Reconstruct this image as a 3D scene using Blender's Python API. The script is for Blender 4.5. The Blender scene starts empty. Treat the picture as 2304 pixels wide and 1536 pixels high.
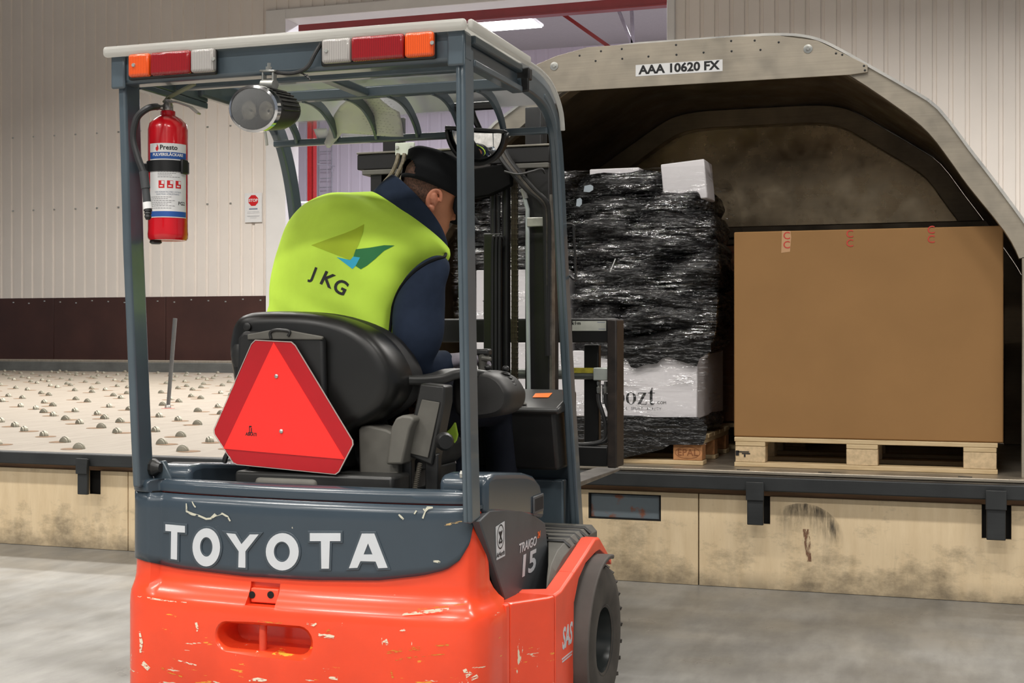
import bpy, bmesh, math, random
from mathutils import Vector, Matrix, noise
random.seed(7)
C = bpy.context.scene.collection
PI = math.pi

# ---------------------------------------------------------------- camera, world, lamps, exposure
F, YAW, CAM_H, HORIZON = 3000.0, math.radians(18.5), 1.2, 752.0
cam_data = bpy.data.cameras.new('camera')
cam_data.sensor_width = 36.0
cam_data.lens = F / 2304 * 36.0
cam_data.shift_y = -(768 - HORIZON) / 2304
cam_data.clip_end = 200
cam = bpy.data.objects.new('camera', cam_data)
C.objects.link(cam)
cam.location = (0, 0, CAM_H)
cam.rotation_euler = (PI / 2, 0, YAW)
bpy.context.scene.camera = cam

world = bpy.data.worlds.new('world')
bpy.context.scene.world = world
world.use_nodes = True
bg = world.node_tree.nodes['Background']
bg.inputs[0].default_value = (0.80, 0.86, 0.95, 1)
bg.inputs[1].default_value = 0.26

def area_lamp(name, loc, sx, sy, power, color=(1, 1, 1), rot=(0, 0, 0), spread=180):
    d = bpy.data.lights.new(name, 'AREA')
    d.shape = 'RECTANGLE'; d.size = sx; d.size_y = sy; d.energy = power; d.color = color
    d.spread = math.radians(spread)
    o = bpy.data.objects.new(name, d); C.objects.link(o)
    o.location = loc; o.rotation_euler = rot
    return o

WARM = (1.0, 0.965, 0.91)
for ly, pw in ((-17, 420), (-11, 400), (-5, 330), (1, 190), (10.5, 300), (15, 430)):
    for lx in (-11.5, -6.2, -0.9, 4.4):
        area_lamp('ceiling_lamp', (lx, ly, 8.6), 2.4, 0.5, pw, WARM, spread=140)
for ly in (26.5, 34):
    for lx in (-15.5, -9, -3):
        area_lamp('hall_lamp', (lx, ly, 9.2), 2.4, 0.5, 520, (0.93, 0.92, 1.0))

vs = bpy.context.scene.view_settings
vs.view_transform = 'Standard'; vs.look = 'None'; vs.gamma = 1; vs.use_curve_mapping = False
vs.exposure = 0.30
try:
    bpy.context.scene.cycles.max_bounces = 8
    bpy.context.scene.cycles.transparent_max_bounces = 16
except Exception:
    pass

# ---------------------------------------------------------------- from the photograph to the ground plan
_c, _s = math.cos(YAW), math.sin(YAW)
def at(px, py, Y=None, X=None, Z=None):
    """The point where the sight line through a photo pixel meets the plane X, Y or Z = const."""
    u, v = (px - 1152) / F, (HORIZON - py) / F
    r = (u * _c - _s, u * _s + _c, v)
    if Y is not None: t = Y / r[1]
    elif X is not None: t = X / r[0]
    else: t = (Z - CAM_H) / r[2]
    return Vector((r[0] * t, r[1] * t, CAM_H + r[2] * t))

# ---------------------------------------------------------------- materials
def srgb(r, g, b):
    f = lambda c: ((c / 255) / 12.92) if c <= 10 else (((c / 255) + 0.055) / 1.055) ** 2.4
    return (f(r), f(g), f(b), 1)
_mats = {}
def new_mat(name):
    m = bpy.data.materials.new(name); m.use_nodes = True
    nt = m.node_tree
    return m, nt, nt.nodes['Principled BSDF']
def N(nt, typ, **kw):
    n = nt.nodes.new(typ)
    for k, v in kw.items(): setattr(n, k, v)
    return n
def obj_coords(nt, scale=(1, 1, 1)):
    tc = N(nt, 'ShaderNodeTexCoord'); mp = N(nt, 'ShaderNodeMapping')
    mp.inputs['Scale'].default_value = scale
    nt.links.new(tc.outputs['Object'], mp.inputs['Vector'])
    return mp.outputs['Vector']
def ntex(nt, vec, scale, detail=4, rough=0.55):
    n = N(nt, 'ShaderNodeTexNoise')
    n.inputs['Scale'].default_value = scale; n.inputs['Detail'].default_value = detail
    n.inputs['Roughness'].default_value = rough
    nt.links.new(vec, n.inputs['Vector'])
    return n.outputs['Fac']
def ramp(nt, fac, stops):
    r = N(nt, 'ShaderNodeValToRGB')
    el = r.color_ramp.elements
    while len(el) < len(stops): el.new(0.5)
    for e, (p, c) in zip(el, stops):
        e.position = p; e.color = c if len(c) == 4 else (*c, 1)
    nt.links.new(fac, r.inputs['Fac'])
    return r.outputs['Color']
def mix(nt, fac, a, b, mode='MIX'):
    m = N(nt, 'ShaderNodeMix', data_type='RGBA', blend_type=mode)
    for i, v in ((0, fac), (6, a), (7, b)):
        if hasattr(v, 'is_linked'): nt.links.new(v, m.inputs[i])
        else: m.inputs[i].default_value = v
    return m.outputs[2]
def bump(nt, bs, height, strength=0.2, dist=0.01):
    b = N(nt, 'ShaderNodeBump')
    b.inputs['Strength'].default_value = strength; b.inputs['Distance'].default_value = dist
    nt.links.new(height, b.inputs['Height']); nt.links.new(b.outputs['Normal'], bs.inputs['Normal'])
W0, K0 = (1, 1, 1, 1), (0, 0, 0, 1)

def plain(name, rgb, rough=0.5, metal=0.0, var=0.12, nscale=14, spec=0.5, coat=0.0, bmp=0.0, stretch=(1, 1, 1)):
    """Painted, moulded or woven surface: one colour with a slight grime of its own."""
    if name in _mats: return _mats[name]
    m, nt, bs = new_mat(name)
    col = srgb(*rgb)
    v = obj_coords(nt, stretch)
    f = ntex(nt, v, nscale, 5)
    dark = tuple(c * (1 - var) for c in col[:3]) + (1,)
    lite = tuple(min(1, c * (1 + var)) for c in col[:3]) + (1,)
    nt.links.new(ramp(nt, f, [(0.3, dark), (0.7, lite)]), bs.inputs['Base Color'])
    bs.inputs['Roughness'].default_value = rough; bs.inputs['Metallic'].default_value = metal
    bs.inputs['Specular IOR Level'].default_value = spec
    bs.inputs['Coat Weight'].default_value = coat
    if bmp: bump(nt, bs, f, bmp, 0.004)
    _mats[name] = m
    return m

def glass_mat(name, tint=(0.95, 0.97, 0.98), haze=0.12, rough=0.08):
    m, nt, bs = new_mat(name)
    out = nt.nodes['Material Output']
    tr = N(nt, 'ShaderNodeBsdfTransparent'); tr.inputs[0].default_value = (*tint, 1)
    bs.inputs['Base Color'].default_value = (0.75, 0.76, 0.78, 1); bs.inputs['Roughness'].default_value = rough
    fr = N(nt, 'ShaderNodeFresnel'); fr.inputs['IOR'].default_value = 1.45
    ad = N(nt, 'ShaderNodeMath', operation='ADD'); ad.inputs[1].default_value = haze; ad.use_clamp = True
    nt.links.new(fr.outputs[0], ad.inputs[0])
    mx = N(nt, 'ShaderNodeMixShader')
    nt.links.new(ad.outputs[0], mx.inputs[0]); nt.links.new(tr.outputs[0], mx.inputs[1]); nt.links.new(bs.outputs[0], mx.inputs[2])
    nt.links.new(mx.outputs[0], out.inputs['Surface'])
    return m

def chipped_paint(name, rgb, rough, amount, chip=(0.72, 0.66, 0.50), chip2=(0.80, 0.40, 0.05), grime=0.25, lo=0.0, hi=0.5):
    """Glossy paint with scratches and knocks, more of them low down where the truck gets hit."""
    m, nt, bs = new_mat(name)
    col = srgb(*rgb)
    v = obj_coords(nt)
    base = mix(nt, ntex(nt, v, 6, 5), tuple(c * (1 - grime) for c in col[:3]) + (1,), tuple(min(1, c * 1.06) for c in col[:3]) + (1,))
    sep = N(nt, 'ShaderNodeSeparateXYZ'); tc = N(nt, 'ShaderNodeTexCoord')
    nt.links.new(tc.outputs['Object'], sep.inputs[0])
    mr = N(nt, 'ShaderNodeMapRange'); mr.inputs[1].default_value = hi; mr.inputs[2].default_value = lo
    mr.inputs[3].default_value = 0.0; mr.inputs[4].default_value = amount
    nt.links.new(sep.outputs['Z'], mr.inputs[0])
    def chips(scale3, sc, th, off):
        vv = obj_coords(nt, scale3); f = ntex(nt, vv, sc, 6, 0.62)
        a = N(nt, 'ShaderNodeMath', operation='ADD'); nt.links.new(f, a.inputs[0]); nt.links.new(mr.outputs[0], a.inputs[1])
        return ramp(nt, a.outputs[0], [(th, K0), (th + 0.012, W0)])
    c1 = chips((1, 1, 5.5), 7.5, 0.735, 0)
    c2 = chips((1, 1, 6.0), 9.0, 0.74, 3)
    c3 = chips((3.2, 3.2, 1), 11.0, 0.75, 5)
    base = mix(nt, c2, base, (*chip2, 1))
    base = mix(nt, c3, base, (*chip, 1))
    base = mix(nt, c1, base, (*chip, 1))
    nt.links.new(base, bs.inputs['Base Color'])
    bs.inputs['Roughness'].default_value = rough
    bs.inputs['Coat Weight'].default_value = 0.25; bs.inputs['Coat Roughness'].default_value = 0.12
    return m

def concrete():
    m, nt, bs = new_mat('concrete_floor')
    v = obj_coords(nt)
    a = ramp(nt, ntex(nt, v, 0.9, 6), [(0.3, srgb(122, 120, 116)), (0.7, srgb(154, 152, 147))])
    b = ramp(nt, ntex(nt, obj_coords(nt, (1, 0.25, 1)), 5, 6, 0.7), [(0.42, (0.72, 0.72, 0.72, 1)), (0.62, W0)])
    nt.links.new(mix(nt, 1.0, a, b, 'MULTIPLY'), bs.inputs['Base Color'])
    nt.links.new(ramp(nt, ntex(nt, v, 3, 5), [(0.3, (0.25, 0.25, 0.25, 1)), (0.7, (0.5, 0.5, 0.5, 1))]), bs.inputs['Roughness'])
    bump(nt, bs, ntex(nt, v, 60, 3), 0.05, 0.003)
    return m

def plywood(name, light, dark, dirt=0.0, grain=(1, 1, 14), zlo=0.0, zhi=0.3):
    m, nt, bs = new_mat(name)
    g = ntex(nt, obj_coords(nt, grain), 3.0, 8, 0.65)
    col = ramp(nt, g, [(0.3, srgb(*dark)), (0.65, srgb(*light))])
    if dirt:
        sep = N(nt, 'ShaderNodeSeparateXYZ'); tc = N(nt, 'ShaderNodeTexCoord')
        nt.links.new(tc.outputs['Object'], sep.inputs[0])
        mr = N(nt, 'ShaderNodeMapRange'); mr.inputs[1].default_value = zhi; mr.inputs[2].default_value = zlo
        mr.inputs[3].default_value = 0.0; mr.inputs[4].default_value = 0.16
        nt.links.new(sep.outputs['Z'], mr.inputs[0])
        f1 = ntex(nt, obj_coords(nt, (1.0, 1, 1.6)), 3.4, 9, 0.72)
        ad = N(nt, 'ShaderNodeMath', operation='ADD'); nt.links.new(f1, ad.inputs[0]); nt.links.new(mr.outputs[0], ad.inputs[1])
        k = ramp(nt, ad.outputs[0], [(0.57, K0), (0.80, (dirt, dirt, dirt, 1))])
        col = mix(nt, k, col, srgb(88, 78, 62))
        f2 = ntex(nt, obj_coords(nt, (9, 1, 0.7)), 3.0, 6, 0.7)
        k2 = ramp(nt, f2, [(0.62, K0), (0.74, (0.28, 0.28, 0.28, 1))])
        col = mix(nt, k2, col, srgb(96, 86, 66))
        mb = N(nt, 'ShaderNodeMapRange'); mb.inputs[1].default_value = 0.09; mb.inputs[2].default_value = 0.0; mb.inputs[3].default_value = 0.0; mb.inputs[4].default_value = 0.75
        nt.links.new(sep.outputs['Z'], mb.inputs[0])
        k3 = N(nt, 'ShaderNodeMath', operation='MULTIPLY'); nt.links.new(mb.outputs[0], k3.inputs[0]); nt.links.new(ramp(nt, ntex(nt, obj_coords(nt), 6, 6, .7), [(.35, (.3, .3, .3, 1)), (.6, W0)]), k3.inputs[1])
        col = mix(nt, k3.outputs[0], col, srgb(104, 94, 78))
    nt.links.new(col, bs.inputs['Base Color'])
    bs.inputs['Roughness'].default_value = 0.6
    return m

def sheet_metal(name, rgb, rough=0.38, metal=0.75, var=0.25, blotch=3.0):
    m, nt, bs = new_mat(name)
    col = srgb(*rgb)
    v = obj_coords(nt)
    a = ramp(nt, ntex(nt, v, blotch, 6, 0.6), [(0.3, tuple(c * (1 - var) for c in col[:3])), (0.7, tuple(min(1, c * (1 + var)) for c in col[:3]))])
    b = ramp(nt, ntex(nt, obj_coords(nt, (1, 1, 40)), 4, 4), [(0.3, (0.88, 0.88, 0.88, 1)), (0.7, W0)])
    nt.links.new(mix(nt, 1.0, a, b, 'MULTIPLY'), bs.inputs['Base Color'])
    bs.inputs['Metallic'].default_value = metal
    nt.links.new(ramp(nt, ntex(nt, v, 7, 5), [(0.3, (rough - .1,) * 3), (0.7, (rough + .14,) * 3)]), bs.inputs['Roughness'])
    return m

# ---------------------------------------------------------------- geometry helpers
class MB:
    """Collects shapes in world coordinates; build() links them as ONE mesh object."""
    def __init__(self): self.v, self.f, self.mi, self.cur = [], [], [], 0
    def add(self, vs, fs):
        n = len(self.v); self.v += [Vector(p) for p in vs]
        for f in fs: self.f.append([i + n for i in f]); self.mi.append(self.cur)
        return self
    def box(self, x0, x1, y0, y1, z0, z1, M=None):
        vs = [Vector((x, y, z)) for x in (x0, x1) for y in (y0, y1) for z in (z0, z1)]
        if M: vs = [M @ p for p in vs]
        return self.add(vs, [(0, 1, 3, 2), (4, 6, 7, 5), (0, 4, 5, 1), (2, 3, 7, 6), (0, 2, 6, 4), (1, 5, 7, 3)])
    def cbox(self, c, s, M=None):
        c = Vector(c); s = Vector(s) / 2
        T = Matrix.Translation(c) @ (M.to_4x4() if M else Matrix())
        return self.box(-s.x, s.x, -s.y, s.y, -s.z, s.z, T)
    def prism(self, pts, off):
        """Closed polygon (list of 3-D points) pushed along the vector off."""
        n = len(pts); pts = [Vector(p) for p in pts]; off = Vector(off)
        vs = pts + [p + off for p in pts]
        fs = [tuple(range(n))[::-1], tuple(range(n, 2 * n))] + [(i, (i + 1) % n, n + (i + 1) % n, n + i) for i in range(n)]
        return self.add(vs, fs)
    def loft(self, rings, cap=True, closed=True):
        n = len(rings[0]); vs = [p for r in rings for p in r]; fs = []
        for k in range(len(rings) - 1):
            for i in range(n if closed else n - 1):
                j = (i + 1) % n
                fs.append((k * n + i, k * n + j, (k + 1) * n + j, (k + 1) * n + i))
        if cap and closed:
            fs.append(tuple(range(n))[::-1]); fs.append(tuple(range((len(rings) - 1) * n, len(rings) * n)))
        return self.add(vs, fs)
    def tube(self, path, r, n=10, cap=True, flat=None):
        """Round (or flattened) bar along a path; r is one radius or one per point."""
        path = [Vector(p) for p in path]; rs = r if isinstance(r, (list, tuple)) else [r] * len(path)
        rings = []; up = None
        for i, p in enumerate(path):
            a = path[max(i - 1, 0)]; b = path[min(i + 1, len(path) - 1)]
            t = (b - a).normalized()
            if up is None:
                up = Vector((0, 0, 1)) if abs(t.z) < 0.9 else Vector((0, 1, 0))
            s = t.cross(up).normalized(); up = s.cross(t).normalized()
            fx, fy = flat if flat else (1, 1)
            rings.append([p + s * math.cos(2 * PI * k / n) * rs[i] * fx + up * math.sin(2 * PI * k / n) * rs[i] * fy for k in range(n)])
        return self.loft(rings, cap)
    def bar(self, path, w, h, side=None):
        """Rectangular bar along a path; side is the direction of the width w."""
        path = [Vector(p) for p in path]; rings = []
        for i, p in enumerate(path):
            a = path[max(i - 1, 0)]; b = path[min(i + 1, len(path) - 1)]
            t = (b - a).normalized(); s = Vector(side) if side else t.cross(Vector((0, 0, 1)))
            s = (s - t * s.dot(t)).normalized(); u = s.cross(t).normalized()
            rings.append([p + s * w / 2 + u * h / 2, p - s * w / 2 + u * h / 2, p - s * w / 2 - u * h / 2, p + s * w / 2 - u * h / 2])
        return self.loft(rings)
    def lathe(self, prof, o, axis=(0, 0, 1), n=24, cap=True):
        """prof = [(radius, distance along axis)] turned around the axis through o."""
        o = Vector(o); ax = Vector(axis).normalized()
        a = ax.orthogonal().normalized(); b = ax.cross(a)
        return self.loft([[o + ax * h + (a * math.cos(2 * PI * k / n) + b * math.sin(2 * PI * k / n)) * max(r, 1e-4) for k in range(n)] for r, h in prof], cap)
    def ball(self, c, r, n=12, sc=(1, 1, 1), M=None):
        c = Vector(c); rings = []
        for i in range(1, n // 2 + 0):
            th = PI * i / (n // 2)
            ring = [Vector((math.sin(th) * math.cos(2 * PI * k / n) * r * sc[0], math.sin(th) * math.sin(2 * PI * k / n) * r * sc[1], math.cos(th) * r * sc[2])) for k in range(n)]
            rings.append([c + (M @ p if M else p) for p in ring])
        return self.loft(rings)
    def build(self, name, mat, parent=None, smooth=35, bevel=0, seg=2, sub=0, solid=0):
        me = bpy.data.meshes.new(name)
        base = wloc(parent) if parent else Vector((0, 0, 0))
        me.from_pydata([p - base for p in self.v], [], self.f)
        bm = bmesh.new(); bm.from_mesh(me); bmesh.ops.recalc_face_normals(bm, faces=bm.faces); bm.to_mesh(me); bm.free()
        mats = mat if isinstance(mat, (list, tuple)) else [mat]
        for m in mats: me.materials.append(m)
        if len(mats) > 1 and len(me.polygons) == len(self.mi): me.polygons.foreach_set('material_index', self.mi)
        if smooth:
            me.polygons.foreach_set('use_smooth', [True] * len(me.polygons)); me.set_sharp_from_angle(angle=math.radians(smooth))
        me.update()
        o = bpy.data.objects.new(name, me); C.objects.link(o)
        if parent: o.parent = parent
        if solid:
            md = o.modifiers.new('thickness', 'SOLIDIFY'); md.thickness = solid; md.offset = -1
        if bevel:
            md = o.modifiers.new('edge', 'BEVEL'); md.width = bevel; md.segments = seg; md.limit_method = 'ANGLE'; md.angle_limit = math.radians(40)
            md.harden_normals = False
        if sub:
            md = o.modifiers.new('subdivision', 'SUBSURF'); md.levels = sub; md.render_levels = sub
        return o

def wloc(o):
    v = Vector((0, 0, 0))
    while o: v = v + o.location; o = o.parent
    return v
def tag(o, label=None, cat=None, group=None, kind=None):
    for k, x in (('label', label), ('category', cat), ('group', group), ('kind', kind)):
        if x: o[k] = x
    return o
def thing(name, label, cat, loc=(0, 0, 0), group=None):
    o = bpy.data.objects.new(name, None); C.objects.link(o); o.location = loc; o.empty_display_size = 0.1
    return tag(o, label, cat, group)
def struct(o): o['kind'] = 'structure'; return o
def copy_tree(o, parent=None, loc=None):
    c = o.copy(); C.objects.link(c)
    if parent: c.parent = parent
    if loc is not None: c.location = loc
    for ch in list(o.children): copy_tree(ch, c)
    return c
def frozen(o):
    """Replace an object's mesh by the result of its modifiers."""
    dg = bpy.context.evaluated_depsgraph_get(); dg.update()
    me = bpy.data.meshes.new_from_object(o.evaluated_get(dg)); o.modifiers.clear(); o.data = me
    return o
def smoothcurve(pts, n=8, closed=False):
    """Catmull-Rom through the points."""
    pts = [Vector(p) for p in pts]; out = []; m = len(pts)
    rng = range(m if closed else m - 1)
    for i in rng:
        g = (lambda k: pts[k % m]) if closed else (lambda k: pts[min(max(k, 0), m - 1)])
        p0, p1, p2, p3 = g(i - 1), g(i), g(i + 1), g(i + 2)
        for k in range(n):
            t = k / n
            out.append(0.5 * ((2 * p1) + (p2 - p0) * t + (2 * p0 - 5 * p1 + 4 * p2 - p3) * t * t + (3 * p1 - p0 - 3 * p2 + p3) * t ** 3))
    if not closed: out.append(pts[-1])
    return out
def lerp_table(tab, x):
    if x <= tab[0][0]: return tab[0][1]
    for (a, va), (b, vb) in zip(tab, tab[1:]):
        if x <= b: return va + (vb - va) * (x - a) / (b - a)
    return tab[-1][1]

def lettering(name, text, mat, parent, origin, right, up, size, bold=0.0, depth=0.0008, align='CENTER', shear=0.0, spacing=1.0, fit=None):
    """Flat raised print: a text outline turned into a mesh and laid on the plane (right, up) at origin."""
    cu = bpy.data.curves.new(name, 'FONT'); cu.body = text; cu.size = size; cu.offset = bold; cu.extrude = depth
    cu.align_x = align; cu.align_y = 'CENTER'; cu.shear = shear; cu.space_character = spacing; cu.resolution_u = 3
    tmp = bpy.data.objects.new('tmp', cu); C.objects.link(tmp)
    dg = bpy.context.evaluated_depsgraph_get(); dg.update()
    me = bpy.data.meshes.new_from_object(tmp.evaluated_get(dg))
    C.objects.unlink(tmp); bpy.data.objects.remove(tmp)
    r = Vector(right).normalized(); u = Vector(up); u = (u - r * u.dot(r)).normalized(); nrm = r.cross(u)
    base = wloc(parent) if parent else Vector((0, 0, 0))
    sx = 1.0
    if fit and me.vertices:
        xs = [v.co.x for v in me.vertices]; sx = fit / (max(xs) - min(xs))
    for v in me.vertices:
        p = v.co.copy(); v.co = Vector(origin) + r * p.x * sx + u * p.y + nrm * p.z - base
    me.materials.clear(); me.materials.append(mat); me.name = name
    o = bpy.data.objects.new(name, me); C.objects.link(o)
    if parent: o.parent = parent
    return o

# ---------------------------------------------------------------- materials used in several places
M_wall = plain('cream_sheet_wall', (232, 224, 216), 0.55, var=0.04, nscale=0.8)
M_hall = plain('lilac_sheet_wall', (214, 206, 216), 0.6, var=0.03, nscale=0.8)
M_white = plain('white_paint', (226, 224, 222), 0.5, var=0.03, nscale=3)
M_kick, nt, bs = new_mat('brown_film_faced_board')
kb = ramp(nt, ntex(nt, obj_coords(nt), 1.2, 5), [(.3, srgb(58, 36, 32)), (.7, srgb(74, 46, 40))])
kb = mix(nt, ramp(nt, ntex(nt, obj_coords(nt, (1, 1, 2.6)), 2.6, 7, .72), [(.685, K0), (.74, (.8, .8, .8, 1))]), kb, srgb(150, 132, 118))
nt.links.new(kb, bs.inputs['Base Color']); bs.inputs['Roughness'].default_value = .45
M_red = plain('dark_red_steel_paint', (118, 30, 28), 0.5, var=0.10, nscale=3)
M_black = plain('black_plastic', (26, 26, 26), 0.42, var=0.18, nscale=9)
M_blacksteel = plain('black_painted_steel', (17, 17, 17), 0.42, var=0.3, nscale=11)
M_rail = sheet_metal('blackened_steel', (48, 50, 51), 0.45, 0.25, 0.22, 5)
M_zinc = sheet_metal('zinc_plated_steel', (190, 190, 184), 0.32, 0.8, 0.15, 20)
M_ink = plain('black_print', (22, 22, 24), 0.6, var=0.03)
M_paper = plain('white_print_stock', (226, 226, 226), 0.55, var=0.03)
M_blueprint = plain('blue_print', (36, 84, 160), 0.5, var=0.03)
M_redprint = plain('red_print', (205, 28, 34), 0.5, var=0.03)

# ---------------------------------------------------------------- floor, walls, doorway, hall beyond
WY = 21.5
fl = MB().box(-45, 25, -22, 46, -0.05, 0).build('floor', concrete(), smooth=0); struct(fl)
ce = MB().box(-45, 25, -22, 46, 10.6, 10.7).build('ceiling', plain('ceiling_sheet', (178, 174, 172), 0.7, var=0.04), smooth=0); struct(ce)

def corrugated(name, x0, x1, y, z0, z1, mat, period=0.24, groove=0.30, deep=0.028, thick=0.05):
    """Trapezoidal wall sheet: proud bands with narrow recessed grooves, real relief."""
    m = MB(); prof = []; x = x0
    while x < x1 - 1e-6:
        a = period * (1 - groove); s = period * groove
        for dx, dy in ((0, 0), (a, 0), (a + s * 0.14, deep), (a + s * 0.86, deep)):
            if x + dx < x1: prof.append((x + dx, y + dy))
        x += period
    prof.append((x1, y))
    n = len(prof); vs = [(px, py, z0) for px, py in prof] + [(px, py, z1) for px, py in prof]
    vs += [(x0, y + thick, z0), (x1, y + thick, z0), (x0, y + thick, z1), (x1, y + thick, z1)]
    m.add(vs, [(i, i + 1, n + i + 1, n + i) for i in range(n - 1)] + [(2 * n, 2 * n + 2, 2 * n + 3, 2 * n + 1)])
    return struct(m.build(name, mat, smooth=0))

DX0, DX1, DZ = -11.47, -4.51, 6.87
W_LEFT = corrugated('wall_left', -45.0, -11.86, WY, 1.90, 10.6, M_wall)
corrugated('wall_above_door', -11.86, -4.39, WY, 7.03, 10.6, M_wall)
W_RIGHT = corrugated('wall_right', -4.39, 25.0, WY, 0.0, 10.6, M_wall)
fr = MB(); fr.box(-11.87, DX0, WY - 0.06, WY + 0.45, 0, 7.05)
struct(fr.build('trim_1', M_white, bevel=0.01))
fr = MB(); fr.box(DX1, -4.38, WY - 0.06, WY + 0.45, 0, 7.05)
struct(fr.build('trim_2', M_white, bevel=0.01))
fr = MB(); fr.box(DX0, DX1, WY - 0.06, WY + 0.45, DZ, 7.05)
struct(fr.build('trim_3', M_white, bevel=0.01))

kick = struct(MB().box(-45, -11.88, WY + 0.03, WY + 0.06, 0.70, 1.905).build('baseboard_left', M_kick, smooth=0))
for i, x0 in enumerate((-33.82, -31.34, -28.86, -26.38, -23.9, -21.42, -18.94, -16.46, -13.98)):
    x1 = min(x0 + 2.47, -11.885)
    MB().box(x0, x1, WY - 0.015, WY + 0.028, 0.72, 1.895).build('board', M_kick, kick, bevel=0.004)
s = MB()
for i in range(26):
    x = -21 + i * 0.36; s.ball((x, WY - 0.017, 1.84 - 0.02 * (i % 3)), 0.022, 6, (1, .4, 1))
s.build('screw_heads', M_zinc, kick)['kind'] = 'stuff'
# steel screws of the sheeting, one row
scr = MB()
for row, z in ((0, 5.02), (1, 3.60)):
    for i in range(22):
        x = -18.6 + i * 0.48
        if x < -11.95: scr.ball((x + 0.20, WY + 0.024, z), 0.026, 6, (1, .5, 1))
scr.build('wall_screws', M_zinc, W_LEFT)['kind'] = 'stuff'
scr = MB()
for i in range(16):
    scr.ball((-1.0 + 0.48 * i, WY + 0.024, 5.08), 0.026, 6, (1, .5, 1))
scr.build('wall_screws', M_zinc, W_RIGHT)['kind'] = 'stuff'
struct(MB().box(-45, -11.88, WY - 0.05, WY + 0.05, 0, 0.72).build('baseboard_left', plain('pale_concrete_plinth', (170, 160, 150), 0.7), smooth=0))

corrugated('wall_hall', -30, 2, 42.0, 0, 10.6, M_hall, 0.42, 0.25, 0.012)
struct(MB().box(-30.1, -30, WY + .5, 42, 0, 10.6).build('wall_hall_side', M_hall, smooth=0))
struct(MB().box(2, 2.1, WY + .5, 42, 0, 10.6).build('wall_hall_side', M_hall, smooth=0))

# red steel frame standing in the hall just behind the doorway
def ibeam(name, a, b, w, h, mat, label, cat, group=None, upv=(0, 0, 1), parent=None):
    a, b = Vector(a), Vector(b); t = (b - a).normalized(); u = Vector(upv); u = (u - t * u.dot(t)).normalized(); s_ = t.cross(u)
    m = MB()
    for (x0, x1, y0, y1) in ((-w / 2, w / 2, h / 2 - .02, h / 2), (-w / 2, w / 2, -h / 2, -h / 2 + .02), (-.012, .012, -h / 2 + .02, h / 2 - .02)):
        q = [a + s_ * x + u * y for x, y in ((x0, y0), (x1, y0), (x1, y1), (x0, y1))]
        m.prism(q, b - a)
    return tag(m.build(name, mat, parent, smooth=0), label, cat, group)
zb = at(1037, 51, Y=24.5).z
ibeam('roof_beam', (-15.5, 24.5, zb + 0.15), (-1.0, 24.5, zb + 0.15), 0.22, 0.30, M_red, 'long dark red steel roof beam seen through the top of the doorway', 'beam')
clips = MB()
for i in range(12):
    x = -12.4 + i * 0.72; clips.box(x, x + 0.09, 24.42, 24.5, zb + 0.301, zb + 0.36); clips.box(x + 0.18, x + 0.27, 24.42, 24.5, zb + 0.301, zb + 0.36)
tag(clips.build('purlin_clips', M_red, smooth=0), 'small dark clips along the top of the red roof beam', 'clips', kind='stuff')
xc = at(652, 400, Y=24.5).x
ibeam('steel_column', (xc - .02, 24.5, 0), (xc - .02, 24.5, zb - .1), 0.2, 0.24, M_red, 'dark red steel column right behind the white left door jamb', 'column', upv=(1, 0, 0))
xc = at(702, 400, Y=38).x
ibeam('steel_column', (xc, 38, 0), (xc, 38, 9.8), 0.22, 0.22, plain('bright_red_steel_paint', (168, 34, 34), .5), 'brighter red steel column farther back beside the white caged ladder', 'column', upv=(1, 0, 0))
a, b = at(1258, 26, Y=25.2), at(1380, 112, Y=25.2)
m = MB(); m.bar([a, b], .07, .07); tag(m.build('roof_brace', M_red, smooth=0), 'thin dark red diagonal brace below the roof beam', 'brace')
a, b = at(1389, 16, Y=33), at(1424, 104, Y=33)
m = MB(); m.bar([a, b], .08, .08); tag(m.build('roof_brace', plain('grey_steel', (138, 132, 140), .5), smooth=0), 'thin grey slanting roof strut right of the red brace', 'brace')
a, b = at(1421, 14, Y=33), at(1424, 100, Y=33)
m = MB(); m.bar([a, b], .08, .08); tag(m.build('roof_post', plain('grey_steel', (138, 132, 140), .5), smooth=0), 'thin grey upright beside the slanting grey strut', 'post')

# lit ceiling fitting in the hall
cl = at(1130, 55, Y=30)
lt = thing('ceiling_light', 'bright white rectangular ceiling light above the forklift roof', 'ceiling light', (cl.x, cl.y, cl.z))
MB().box(cl.x - .86, cl.x + .86, cl.y - .56, cl.y + .56, cl.z + .005, cl.z + .07).build('housing', M_white, lt, bevel=.01)
em, nt, bs = new_mat('lamp_diffuser')
bs.inputs['Emission Color'].default_value = (0.95, 0.97, 1, 1); bs.inputs['Emission Strength'].default_value = 6
MB().box(cl.x - .83, cl.x + .83, cl.y - .53, cl.y + .53, cl.z - .02, cl.z + .004).build('diffuser', em, lt, bevel=.008)
hg = MB()
for sx in (-.6, .6): hg.tube([(cl.x + sx, cl.y, cl.z + .07), (cl.x + sx, cl.y, 10.6)], .012, 6)
hg.build('hanger', M_zinc, lt)

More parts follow.
